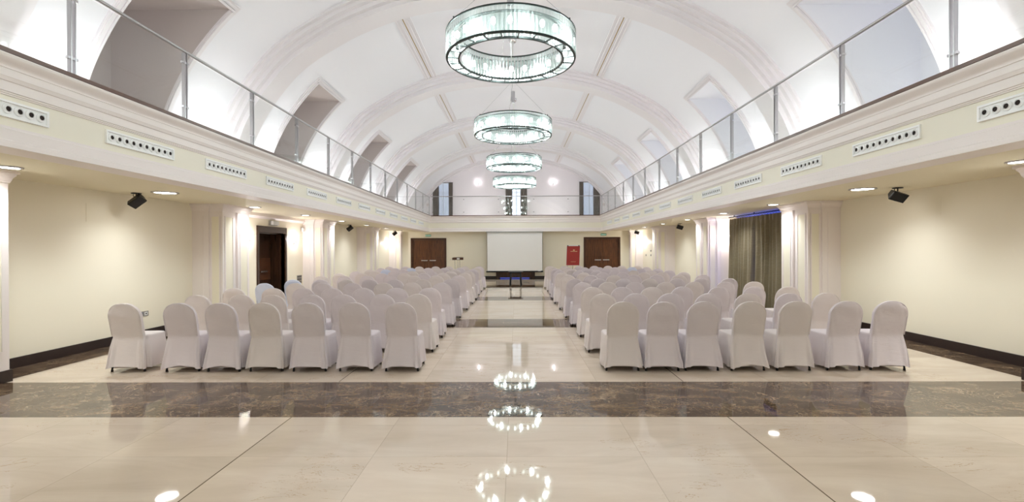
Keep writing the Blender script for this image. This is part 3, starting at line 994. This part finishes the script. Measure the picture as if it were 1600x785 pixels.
CHL = ['nearest and largest ring chandelier of glass tubes below the vault', 'second ring chandelier of glass tubes from the camera',
       'third ring chandelier of glass tubes from the camera', 'farthest ring chandelier, smallest, just above the rear window',
       'ring chandelier hanging directly above the photographer', 'ring chandelier hanging behind the photographer']
ch0 = make_chandelier(CHL[0])
for k, y in enumerate((7.8, 13.0, 18.2, 23.4, 2.6, -2.6)):
    o = ch0 if k == 0 else copy_tree(ch0)
    o.location = (-0.08, y, CZ); o['label'] = CHL[k]

# ------------------------------------------------------------------ gallery uplights
for s in (-1, 1):
    for k in range(-1, 5):
        for j, dy in enumerate((1.2, 4.05)):
            y = BAY * k + dy
            if y < Y0 + .3: continue
            x = CX + s * 5.62
            t = empty('gallery_uplight', (x, y, ZG), 0, 'floor uplight on the %s gallery in bay %s, %s of its niche' % (('left' if s < 0 else 'right'), ORD[k + 1], ('before', 'beyond')[j]), 'uplight', 'uplights on the gallery floor')
            m = MB(); m.box(-.08, .08, -.3, .3, 0, .012); m.box(-.08, -.07, -.3, .3, .012, .05); m.box(.07, .08, -.3, .3, .012, .05); m.build('housing', M_WHITEP, t)
            l = light('light_source', 'AREA', (0, 0, .055), P_COVE, (0.96, 0.98, 1.0), t, size=.12, sizey=.56)
            l.rotation_euler = (0, R(180 - 24 * 1) if s < 0 else R(180 + 24), 0)

for k, (a, b_) in enumerate(LUN):  # unseen lights added so the right niches come out brighter
    t = empty('niche_fill_light', (6.55, (a + b_) / 2, ZG), 0, 'unseen light added to brighten the right-hand gallery niche, %s from the camera' % ORD[k], 'uplight', 'added fill lights in the right niches')
    m = MB(); m.box(-.06, .06, -.2, .2, 0, .012); m.box(-.06, -.05, -.2, .2, .012, .05); m.box(.05, .06, -.2, .2, .012, .05); m.build('housing', M_WHITEP, t)
    light('light_source', 'AREA', (0, 0, .055), 1.1, (0.95, 0.97, 1.0), t, size=.09, sizey=.36, rot=(0, R(180), 0))
for x, w_ in ((-2.4, 'left'), (2.3, 'right')):  # unseen pair added on the rear gallery to lift the upper end wall
    t = empty('gallery_uplight', (x, 28.9, ZG), 0, 'unseen floor light added to brighten the upper end wall, %s of the centre window' % w_, 'uplight', 'uplights on the gallery floor')
    m = MB(); m.box(-.4, .4, -.08, .08, 0, .012); m.box(-.4, .4, -.08, -.07, .012, .05); m.box(-.4, .4, .07, .08, .012, .05); m.build('housing', M_WHITEP, t)
    light('light_source', 'AREA', (0, 0, .055), 6.0, (1.0, 0.98, 0.99), t, size=.76, sizey=.12, rot=(R(180 - 30), 0, 0))

# ------------------------------------------------------------------ wall sconces
def sconce(loc, rz, label, power):
    """glass-blade sconce; local -y points into the room"""
    t = empty('wall_sconce', loc, rz, label, 'wall light', 'wall sconces')
    m = MB(); m.box(-.03, .03, -.02, 0, -.14, .02); m.tube([(0, -.02, -.1), (0, -.07, -.1), (0, -.07, -.04)], .011); m.build('bracket', M_CHROME, t)
    m = MB(); m.lathe([(0.0001, -.045), (.028, -.03), (.034, .03), (.026, .075), (.0001, .085)], 14, (0, -.075, 0.0)); m.build('lamp', M_SCLAMP, t)
    m = MB()
    vs = [(-.15, -.11, -.05), (.15, -.16, .09), (.15, -.163, .125), (-.15, -.113, -.02)]
    vs += [(x, y + .006, z) for x, y, z in vs]
    m.add(vs, [(0, 1, 2, 3), (7, 6, 5, 4), (0, 4, 5, 1), (1, 5, 6, 2), (2, 6, 7, 3), (3, 7, 4, 0)]); m.build('glass_blade', M_GLASS, t)
    light('light_source', 'POINT', (0, -.13, .0), power, (1.0, 0.93, 0.95), t, size=.04)
    return t


sconce((WL, 14.63, 1.93), PI / 2, 'lit glass sconce on the left wall just beyond the side door', P_SCONCE)
sconce((WL, 12.1, 1.93), PI / 2, 'lit glass sconce on the left wall before the side door', P_SCONCE)
sconce((WL, 25.1, 1.96), PI / 2, 'lit glass sconce on the left wall near the end wall', P_SCONCE)
sconce((WR, 15.02, 1.96), -PI / 2, 'lit glass sconce on the right wall beyond the olive curtains', P_SCONCE)
sconce((WR, 25.15, 1.96), -PI / 2, 'lit glass sconce on the right wall near the end wall', P_SCONCE)
sconce((-2.42, YU, 5.88), 0, 'lit sconce on the upper end wall left of the centre window', P_SCONCE_UP)
sconce((2.35, YU, 5.86), 0, 'lit sconce on the upper end wall right of the centre window', P_SCONCE_UP)

# ------------------------------------------------------------------ olive curtains on the right
CXR = 6.5
rt = empty('curtain_rail', (CXR, 12.9, 2.545), 0, 'dark curtain rail with rings below the right soffit', 'curtain rail')
m = MB(); m.tube([(0, -1.78, 0), (0, 1.74, 0)], .014); m.build('rod', M_BLACKM, rt)
rg = MB(); rg.lathe([(.022, -.004), (.028, 0), (.022, .004)], 10)
rg0 = None
for i in range(26):
    y = -1.72 + i * 3.4 / 25
    if rg0 is None:
        m = MB(); m.tube([(.026 * math.cos(a), 0, .026 * math.sin(a)) for a in [2 * PI * k / 10 for k in range(11)]], .004, 5, caps=False)
        rg0 = m.build('ring', M_BLACKM, rt, (0, y, -.012))
    else:
        q = rg0.copy(); COL.objects.link(q); q.parent = rt; q.location = (0, y, -.012)
for bxx in (-1.2, .2, 1.4):
    m = MB(); m.box(-.01, .01, bxx - .01, bxx + .01, 0, .045); m.build('bracket', M_BLACKM, rt)
for e, (a, b_) in enumerate(((11.12, 13.02), (13.0, 14.60))):
    m = MB(); vs, fs = folds(a, b_, .02, 2.49, CXR, .066, 9 - e, 40 + e, axis='y', nz=20)
    # the cloth is fuller towards the hem and opens slightly where the panels meet
    out = []
    for (x, y, z) in vs:
        v = 1 - z / 2.5
        if e == 0: y = a + (y - a) * (1 - 0.03 * math.sin(PI * min(1, v * 1.1)))
        else: y = b_ - (b_ - y) * (1 - 0.06 * v)
        out.append((x, y, z))
    m.add(out, fs, 0, True)
    tag(m.build('long_curtain', M_CURT), 'olive brown floor-length curtain at the right window, %s panel' % ('nearer' if e == 0 else 'farther'), 'curtain', 'olive curtains')

# ------------------------------------------------------------------ ceiling-hung loudspeakers
def speaker(loc, face, long, label, size=0.7):
    """loc is the mounting point on the soffit, face the way the grille looks, long the cabinet's long axis"""
    t = empty('loudspeaker', loc, 0, label, 'loudspeaker', 'loudspeakers under the balconies')
    m = MB(); m.lathe([(0.0001, -.014), (.075, -.014), (.075, 0)], 16); m.tube([(0, 0, -.01), (0, 0, -.06)], .010)
    m.tube([(-.05, 0, -.02), (-.055, 0, -.05), (-.03, 0, -.07), (.03, 0, -.07)], .006, 6); m.build('bracket', M_BLACKM, t)
    w, d_, h = .115 * size, .085 * size, .17 * size
    b_ = MB()
    vs = [(-w, -d_, -h), (w, -d_, -h), (w, -d_, h), (-w, -d_, h), (-w * .55, d_, -h * .96), (w * .55, d_, -h * .96), (w * .55, d_, h * .96), (-w * .55, d_, h * .96)]
    b_.add(vs, [(0, 1, 2, 3), (5, 4, 7, 6), (1, 5, 6, 2), (4, 0, 3, 7), (3, 2, 6, 7), (4, 5, 1, 0)])
    o = b_.build('cabinet', M_BLACKP, t)
    bv = o.modifiers.new('bevel', 'BEVEL'); bv.width = .008; bv.segments = 2
    g = MB(); g.box(-w * .92, w * .92, -d_ - .008, -d_ + .002, -h * .92, h * .92)
    g.build('grille', M_BLACKM, o)
    o.location = (0, 0, -.185 * size)
    Z = Vector(long).normalized(); Yv = -(Vector(face) - Z * Z.dot(Vector(face))).normalized(); Xv = Yv.cross(Z)
    o.rotation_euler = Matrix((Xv, Yv, Z)).transposed().to_euler()
    return t


LFACE, LLONG = (0.5, -0.45, -0.75), (0.75, 0.15, 0.62)
RFACE, RLONG = (-0.25, -0.75, -0.6), (0.93, -0.1, -0.30)
speaker((-6.50, 8.1, ZC), LFACE, LLONG, 'black loudspeaker hung near the left wall, nearer the camera')
speaker((6.27, 7.9, ZC), RFACE, RLONG, 'black loudspeaker hung near the right wall, nearer the camera')
speaker((-6.55, 18.67, ZC), LFACE, LLONG, 'black loudspeaker hung near the left wall beyond the third pilaster')
speaker((-6.3, 24.6, ZC), LFACE, LLONG, 'small black loudspeaker hung near the left wall by the end wall')
speaker((6.42, 18.78, ZC), RFACE, RLONG, 'black loudspeaker hung near the right wall beyond the third pilaster')
speaker((6.2, 24.6, ZC), RFACE, RLONG, 'small black loudspeaker hung near the right wall by the end wall')

# ------------------------------------------------------------------ projection screen
t = empty('projection_screen', (-0.09, 25.33, 0.39), 0, 'large white pull-down projection screen on the end wall', 'projection screen')
m = MB(); m.box(-1.46, 1.46, -.004, .004, .05, 2.10); m.build('screen_cloth', M_SCREEN, t)
m = MB(); m.box(-1.51, 1.51, -.05, .062, 2.10, 2.162); m.build('roller_case', M_STRUCTGREY, t)
m = MB(); m.tube([(-1.52, -.01, .03), (1.50, -.01, .03)], .040, 10); m.build('bottom_bar', M_BLACKM, t)
m = MB(); m.box(1.22, 1.38, -.045, -.03, .02, .07); tag(m.build('pull_tab', M_WHITEP, t), 'white pull tab')
m = MB()
for x in (-1.475, 1.463): m.box(x, x + .012, -.006, .006, .05, 2.09)
m.build('side_border', M_BLACKM, t)

# low table in front of the screen
t = empty('projector_table', (-0.04, 21.3, 0), 0, 'small black folding projector table in front of the screen', 'table')
m = MB(); m.box(-.33, .33, -.21, .21, .585, .605); m.build('tabletop', M_BLACKP, t)
m = MB(); m.box(-.25, .25, -.17, -.15, .54, .585); m.box(-.25, .25, .15, .17, .54, .585); m.box(-.25, -.23, -.15, .15, .54, .585); m.box(.23, .25, -.15, .15, .54, .585); m.build('apron', M_BLACKM, t)
for sx in (-1, 1):
    for sy in (-1, 1):
        m = MB(); m.tube([(sx * .21, sy * .16, .55), (sx * (.23 + .02 * (sy < 0)), sy * .17, .0)], .034, 10); m.build('leg', M_BLACKM, t)
m = MB(); m.tube([(-.1, -.12, .52), (0, 0, .4), (.12, .1, .5)], .008, 6); m.build('brace', M_BLACKM, t)
m = MB(); m.tube([(0.33, 23.2, .006), (0.5, 23.0, .008), (.56, 22.75, .006), (.62, 22.6, .006)], .012, 6)
tag(m.build('power_cable', M_BLACKP), 'short black cable lying on the floor right of the low table', 'cable')

# lectern
t = empty('lectern', (-2.98, 24.3, 0), 0, 'modern lectern with a dark wooden top on thin metal legs', 'lectern')
m = MB()
n = 16; vs = []
for j, (zz) in enumerate((1.075, 1.185)):
    for i in range(n + 1):
        u = -1 + 2 * i / n
        vs.append((u * .28, -.16 - .05 * (1 - u * u), zz + (0.02 * (1 - u * u) if j else 0)))
    for i in range(n + 1):
        u = 1 - 2 * i / n
        vs.append((u * .25, .2, zz + (.03 if j else 0)))
q = 2 * (n + 1)
fs = [(i, (i + 1) % q, q + (i + 1) % q, q + i) for i in range(q)] + [tuple(range(q))[::-1], tuple(range(q, 2 * q))]
m.add(vs, fs); m.build('top', M_DOORF, t)
m = MB(); m.box(-.04, .10, -.216, -.21, 1.10, 1.175); tag(m.build('name_plate', M_WHITEP, t), 'small white plate')
for x, y, dx in ((-.16, -.1, .03), (-.03, .1, .02), (.10, -.1, .0)):
    m = MB(); m.tube([(x, y, 1.08), (x + dx, y, .02)], .011, 8); m.build('leg', M_STEEL, t)
m = MB(); m.box(-.26, .22, -.2, .2, 0, .02); m.build('base', M_BLACKM, t)
m = MB(); m.add([(-.42, -.12, 1.06), (-.27, -.14, 1.06), (-.27, -.14, 1.14), (-.33, -.13, 1.15), (-.42, .1, 1.06), (-.27, .1, 1.06), (-.27, .1, 1.14), (-.33, .1, 1.15)],
                [(0, 1, 2, 3), (7, 6, 5, 4), (0, 4, 5, 1), (1, 5, 6, 2), (2, 6, 7, 3), (3, 7, 4, 0)])
tag(m.build('side_shelf', M_GLASS, t), 'pale glass side shelf')

# red poster on a flip-chart easel
t = empty('flipchart_easel', (2.92, 24.55, 0), 0, 'white flip-chart easel holding the red poster', 'easel')
m = MB(); m.add([(-.38, -.01, .76), (.32, -.01, .76), (.375, .09, 1.80), (-.325, .09, 1.80), (-.38, .01, .76), (.32, .01, .76), (.375, .11, 1.80), (-.325, .11, 1.80)],
                [(0, 1, 2, 3), (7, 6, 5, 4), (0, 4, 5, 1), (1, 5, 6, 2), (2, 6, 7, 3), (3, 7, 4, 0)]); m.build('board', M_WHITEP, t)
for x in (-.27, .30):
    m = MB(); m.box(x - .03, x + .03, .06, .095, 1.755, 1.80); m.build('clip', M_BLACKM, t)
for (a, b_) in (((-.3, .02, .8), (-.36, -.12, 0)), ((.28, .02, .8), (.36, -.12, 0)), ((0, .1, 1.6), (.02, .55, 0))):
    m = MB(); m.tube([a, b_], .014, 8); m.build('leg', M_STEEL, t)
t = empty('poster', (2.92, 24.55, 0), 0, 'red poster with a small cream emblem, clipped to the easel', 'poster')
def on_board(u, z, d=.014):
    k_ = (z - .76) / 1.04
    return (u + .055 * k_, -.01 + .1 * k_ - d, z)
def bd(mb, u0, u1, z0, z1, d, th=.003):
    A = [on_board(u0, z0, d), on_board(u1, z0, d), on_board(u1, z1, d), on_board(u0, z1, d)]
    B = [(x, y + th, z) for x, y, z in A]
    mb.add(A + B, [(0, 1, 2, 3), (7, 6, 5, 4), (0, 4, 5, 1), (1, 5, 6, 2), (2, 6, 7, 3), (3, 7, 4, 0)])
m = MB(); bd(m, -.365, .305, .77, 1.755, .006, .005); m.build('sheet', M_RED, t)
m = MB()
bd(m, -.045, -.02, 1.545, 1.57, .009); bd(m, -.012, .012, 1.555, 1.585, .009); bd(m, .02, .045, 1.545, 1.57, .009); bd(m, -.04, .04, 1.52, 1.545, .009)
m.build('emblem', M_CREAMINK, t)
m = MB(); x = -.17
for wd in (.03, .018, .026, .02, .024, .018, .03, .018, .022, .026, .02): bd(m, x, x + wd, 1.47, 1.495, .009); x += wd + .009
m.build('title_line', M_CREAMINK, t)
m = MB(); x = -.14
for i in range(14): bd(m, x, x + .012, .945, .958, .009); x += .019
m.build('footer_line', M_CREAMINK, t)

# exit signs
def exit_sign(x, z, label):
    t = empty('exit_sign', (x, YB - .01, z), 0, label, 'exit sign')
    m = MB(); m.box(-.15, .15, -.02, .01, -.055, .055); m.build('sign_box', M_GREEN, t)
    cu = bpy.data.curves.new('lettering', 'FONT'); cu.body = 'SALIDA'; cu.size = .085; cu.align_x = 'CENTER'; cu.align_y = 'CENTER'; cu.extrude = .001
    tmp = bpy.data.objects.new('lettering_curve', cu); COL.objects.link(tmp)
    me = bpy.data.meshes.new_from_object(tmp.evaluated_get(bpy.context.evaluated_depsgraph_get()))
    bpy.data.objects.remove(tmp)
    me.materials.clear(); me.materials.append(M_SIGNWHITE)
    o = bpy.data.objects.new('lettering', me); COL.objects.link(o); o.parent = t; o.location = (0, -.022, 0); o.rotation_euler = (PI / 2, 0, 0)
    return t


exit_sign(-4.82, 2.372, 'green SALIDA exit sign above the left double door')
exit_sign(4.74, 2.385, 'green SALIDA exit sign above the right double door')

# small wall items
def wall_item(name, mb, mats, label, cat, group=None):
    return tag(mb.build(name, mats), label, cat, group)


t = empty('wall_socket', (WL, 8.70, .44), 0, 'double socket plate on the left wall above the skirting', 'socket')
m = MB(); m.box(0, .01, -.115, .115, -.045, .045); m.build('plate', M_STRUCTGREY, t)
for y in (-.055, .055):
    m = MB(); m.box(.01, .014, y - .035, y + .035, -.03, .03); so = m.build('socket', M_WHITEP if y > 0 else M_STEEL, t)
    h = MB(); h.box(.014, .0155, y - .014, y + .014, -.012, .012); h.build('socket_opening', M_BLACKP, so)
t = empty('wall_grille', (WL, 15.0, .68), 0, 'small grey slatted grille low on the left wall beyond the door', 'grille')
m = MB(); m.box(0, .01, -.16, .16, -.13, .13); m.build('frame', M_STRUCTGREY, t)
for i in range(5):
    z = -.09 + i * .045
    m = MB(); m.box(.01, .022, -.13, .13, z - .008, z + .012); m.build('slat', M_BLACKM if i % 2 == 0 else M_STRUCTGREY, t)
t = empty('emergency_light', (WL, 13.36, 2.36), 0, 'white emergency light box above the side door', 'emergency light')
m = MB(); m.box(0, .05, -.2, .2, -.06, .07); m.build('housing', M_STRUCTGREY, t)
m = MB(); m.box(.05, .12, -.17, .15, -.05, .06); m.build('lens', M_WHITEP, t)
t = empty('motion_sensor', (WL, 15.16, 2.28), 0, 'small white motion sensor high on the left wall', 'sensor')
m = MB(); m.box(0, .03, -.02, .02, -.02, .06); m.build('bracket', M_STRUCTGREY, t)
m = MB(); m.box(.03, .09, -.035, .035, -.09, .03); m.build('sensor_body', M_WHITEP, t)
for y, z, nm in ((25.0, 1.27, 'switch plate on the right wall beside the end door, farthest of three'), (24.1, 1.50, 'dark control plate on the right wall, upper of two'), (24.1, 1.28, 'dark control plate on the right wall, lower of two')):
    t = empty('switch_plate', (WR, y, z), 0, nm, 'switch')
    m = MB(); m.box(-.012, 0, -.06, .06, -.045, .045); m.build('plate', M_STRUCTGREY, t)
    m = MB(); m.box(-.016, -.012, -.03, .03, -.02, .02); m.build('rocker', M_BLACKP, t)
for s in (-1, 1):
    W = WL if s < 0 else WR
    yh, zh = (7.72, 2.22) if s < 0 else (7.85, 2.28)
    m = MB(); m.box(W, W - s * .004, yh - .17, yh + .17, zh - .15, zh + .15)
    wall_item('access_hatch', m, M_WALL, 'cream access hatch flush in the %s wall behind the loudspeaker' % ('left' if s < 0 else 'right'), 'hatch')
for x, z, sd in ((-5.62, 4.45, 'left'), (5.55, 4.42, 'right')):
    t = empty('hose_sign', (x, YU, z), 0, 'small red and white fire sign on the upper end wall, %s corner' % sd, 'sign')
    m = MB(); m.box(-.09, .09, -.012, 0, -.1, .1); m.build('sign_plate', M_WHITEP, t)
    m = MB(); m.box(-.06, -.03, -.015, -.012, -.07, .07); m.box(-.03, .05, -.015, -.012, .045, .07); m.box(.03, .05, -.015, -.012, -.07, .045); m.build('pictogram', M_RED, t)
# round wall speakers on the rib soffits
for s in (-1, 1):
    for k in range(1, 5):
        yc = BAY * k
        x = CX + s * (6.21 - .265)
        t = empty('round_wall_speaker', (x, yc, 4.02), 0, 'small round flush speaker low on the %s rib, %s from the camera' % (('left' if s < 0 else 'right'), ORD[k - 1]), 'speaker', 'round speakers on the ribs')
        m = MB(); m.lathe([(0.0001, -s * .02), (.085, -s * .02), (.085, -s * .03), (.1, -s * .03), (.1, s * .03)], 24, axis='x'); m.build('grille', M_NICHE, t)

# ------------------------------------------------------------------ chairs
def chair_cover(seed):
    """returns back cover and seat cover meshes; chair faces +y, rear feet at y = -0.22"""
    rnd = random.Random(seed)
    p = [rnd.uniform(0, 6.28) for _ in range(8)]
    # --- back
    mb = MB()
    levels = [0.045, 0.10, 0.17, 0.25, 0.33, 0.41, 0.455, 0.48, 0.53, 0.60, 0.67, 0.72, 0.76, 0.80, 0.835, 0.862, 0.884, 0.899, 0.908, 0.912]
    zt, z0, W = 0.914, 0.715, 0.207
    n = 40
    rings = []
    for z in levels:
        if z <= z0:
            w = W * (0.965 + 0.035 * (z - .46) / .255) if z > .46 else W * .965 + 0.048 * ((0.46 - z) / 0.405) ** 0.85 - 0.004 * math.exp(-((z - .44) / .03) ** 2)
        else:
            w = W * math.sqrt(max(0, 1 - ((z - z0) / (zt - z0)) ** 2.25))
        th = 0.034 + 0.010 * max(0, (z - .48)) if z > .46 else 0.032
        if z > z0: th *= (0.72 + 0.28 * math.sqrt(max(0, 1 - ((z - z0) / (zt - z0)) ** 4)))
        yc = -0.205 - 0.095 * max(0, (z - .46)) / .45 - 0.062 * (max(0, .46 - z) / .4) ** 1.2
        ring = []
        for i in range(n):
            t = 2 * PI * i / n
            ct, st_ = math.cos(t), math.sin(t)
            e = 0.36
            x = w * math.copysign(abs(ct) ** e, ct)
            y = yc + th * math.copysign(abs(st_) ** e, st_)
            if z < .46:
                dn = (0.46 - z) / .4
                y += 0.013 * dn * math.sin(6 * ct * 2.2 + p[0]) + 0.011 * dn * math.sin(13 * ct + p[1])
                x += 0.008 * dn * math.sin(9 * z + p[2])
                if abs(ct) > .8: y += 0.012 * dn * math.sin(14 * z + p[3])
            else:
                y += 0.0025 * math.sin(9 * x * 8 + 22 * z + p[4]) + 0.003 * math.sin(31 * z + 6 * x + p[6])
            zz = z
            if z < 0.2:
                k = (0.2 - z) / .145
                zz += k * (0.045 * (1 - min(1, (x / .23) ** 2)) + 0.006 * math.sin(11 * x + p[5]))
            ring.append((x, y, zz))
        rings.append(ring)
    vs = [v for r in rings for v in r] + [(0, -0.30, zt)]
    fs = []
    for j in range(len(rings) - 1):
        for i in range(n):
            fs.append((j * n + i, j * n + (i + 1) % n, (j + 1) * n + (i + 1) % n, (j + 1) * n + i))
    top = len(vs) - 1; b = (len(rings) - 1) * n
    for i in range(n): fs.append((b + i, b + (i + 1) % n, top))
    mb.add(vs, fs, 0, True)
    # seam piping round the rear edge of the back
    pts = []
    for k in range(25):
        a = PI * k / 24
        zz = 0.715 + (0.196) * math.sin(a) ** 0.9
        xx = 0.205 * math.copysign(abs(math.cos(a)) ** 0.9, math.cos(a))
        yy = -0.205 - .095 * (zz - .46) / .45 - 0.026
        pts.append((xx, yy, zz))
    pts = [(.2, -.235, .47)] + pts + [(-.2, -.235, .47)]
    # --- seat
    ms = MB()
    n = 64; rings = []
    lv = [(0.472, .80, 0), (0.470, .93, 0), (0.462, .985, 0), (0.448, 1.0, 0), (.41, 1.005, .05), (.34, 1.015, .25), (.26, 1.03, .5), (.17, 1.05, .75), (.10, 1.065, .95), (.045, 1.078, 1.0)]
    for z, k, fo in lv:
        ring = []
        for i in range(n):
            t = 2 * PI * i / n
            ct, st_ = math.cos(t), math.sin(t)
            e = 0.34
            x = .212 * k * math.copysign(abs(ct) ** e, ct); y = 0.015 + .215 * k * math.copysign(abs(st_) ** e, st_)
            wv = fo * (0.013 * math.sin(7 * t + p[5]) + 0.008 * math.sin(15 * t + p[6]))
            x += ct * wv; y += st_ * wv
            # loose pleat hanging at each rear corner
            g_ = math.exp(-((abs(x) - .2) / .05) ** 2) * math.exp(-((y + .16) / .06) ** 2)
            x += math.copysign(0.016 * fo * g_, x)
            zz_s = (0.007 * math.sin(38 * (y + .7 * z) + p[4]) + 0.006 * math.sin(61 * (y - .3 * z) + p[2])) * min(1, 3 * fo); x += math.copysign(abs(ct) ** 2 * zz_s, ct)
            yl = -.215 + .028 * fo
            if y < yl: y = yl + (y - yl) * .3
            zz = z
            if z < .12: zz += .006 * math.sin(3 * t + p[7]) + 0.012 * (abs(math.sin(2 * t)) < .4) * 0
            ring.append((x, y, zz))
        rings.append(ring)
    vs = [v for r in rings for v in r] + [(0, .02, .482)]
    fs = []
    for j in range(len(rings) - 1):
        for i in range(n):
            fs.append((j * n + i, (j + 1) * n + i, (j + 1) * n + (i + 1) % n, j * n + (i + 1) % n))
    for i in range(n): fs.append((i, (i + 1) % n, len(vs) - 1))
    ms.add(vs, fs, 0, True)
    pipe = MB(); pipe.tube(pts, .005, 6, caps=False)
    return mb, ms, pipe


leg_rear = MB(); leg_rear.tube([(-.04, 0, .42), (0, .0, .02)], .012, 8); leg_rear.lathe([(.012, .03), (.0145, .022), (.015, .0), (.0001, 0)], 10)
KINDS = []


def make_chair(seed, mt, label):
    t = empty('banquet_chair', (0, 0, 0), 0, label, 'chair')
    b, s_, pp = chair_cover(seed)
    bc = b.build('back_cover', mt, t); s_.build('seat_cover', mt, t)
    pp.build('piping', mt, bc)
    l0 = None
    for x, y in ((-.21, -.222), (.21, -.222), (-.2, .2), (.2, .2)):
        if l0 is None: l0 = leg_rear.build('leg', M_BLACKM, t); q = l0
        else:
            q = l0.copy(); COL.objects.link(q); q.parent = t
        q.location = (x, y, 0); q.scale = (1 if x > 0 else -1, 1, 1)
    return t


ROWY = [6.27, 7.40, 8.65, 9.95, 11.10, 12.62, 14.0, 15.3, 16.6, 18.0, 19.5]
LX = [[-1.515, -2.125, -2.74, -3.31, -3.87, -4.435, -5.155], [-1.52, -2.10, -2.67, -3.19, -3.74, -4.27, -4.92], [-1.57, -2.17, -2.76, -3.32, -3.86, -4.42, -5.14],
      [-1.56, -2.17, -2.78, -3.41, -4.03, -4.60, -5.24], [-1.54, -2.19, -2.81, -3.41, -3.96, -4.56, -5.20]]
RX = [[1.385, 1.90, 2.425, 3.02, 3.62, 4.27, 4.86], [1.33, 1.845, 2.38, 2.94, 3.53, 4.15, 4.74], [1.37, 1.90, 2.43, 2.97, 3.61, 4.25, 4.85], [1.37, 1.895, 2.46, 3.07, 3.67, 4.30, 4.91],
      [1.36, 1.895, 2.46, 3.07, 3.68, 4.25, 4.89]]
for k in range(5, 11):
    LX.append([-1.52 - .605 * i + random.uniform(-.03, .03) for i in range(7)])
    RX.append([1.37 + .585 * i + random.uniform(-.03, .03) for i in range(7)])
ROT1L = [0.0, -.02, .02, .0, -.02, .05, .04]
ROT1R = [0.0, .01, .0, .02, -.02, .0, -.06]
BLUE = {('left', 4, 6), ('left', 8, 5), ('left', 9, 4), ('left', 3, 6), ('right', 9, 5)}
protos = {}
for side, rows in (('left', LX), ('right', RX)):
    for r, xs in enumerate(rows):
        for c, x in enumerate(xs):
            rowname = 'nearest row' if r == 0 else ('farthest row, by the screen' if r == 10 else ORD[r] + ' row from the camera')
            seat = 'aisle seat' if c == 0 else ('wall end seat' if c == 6 else ORD[c] + ' seat from aisle')
            blue = (side, r, c) in BLUE
            label = '%s-covered banquet chair in %s block, %s, %s' % ('bluish-white' if blue else 'white', side, rowname, seat)
            key = ('b' if blue else 'w' + str(random.randrange(2)), random.randrange(4))
            mt = M_COVER[2] if blue else M_COVER[int(key[0][1])]
            if key not in protos:
                protos[key] = make_chair(key[1] * 7 + 3, mt, label); o = protos[key]
            else:
                o = copy_tree(protos[key])
            o.location = (x, ROWY[r] + .222 + (random.uniform(-.04, .04) if r else random.uniform(-.01, .01)), 0)
            o.rotation_euler = (0, 0, (ROT1L if side == 'left' else ROT1R)[c] if r == 0 else random.uniform(-.05, .05))
            o['label'] = label; o['group'] = 'covered banquet chairs in the %s block' % side
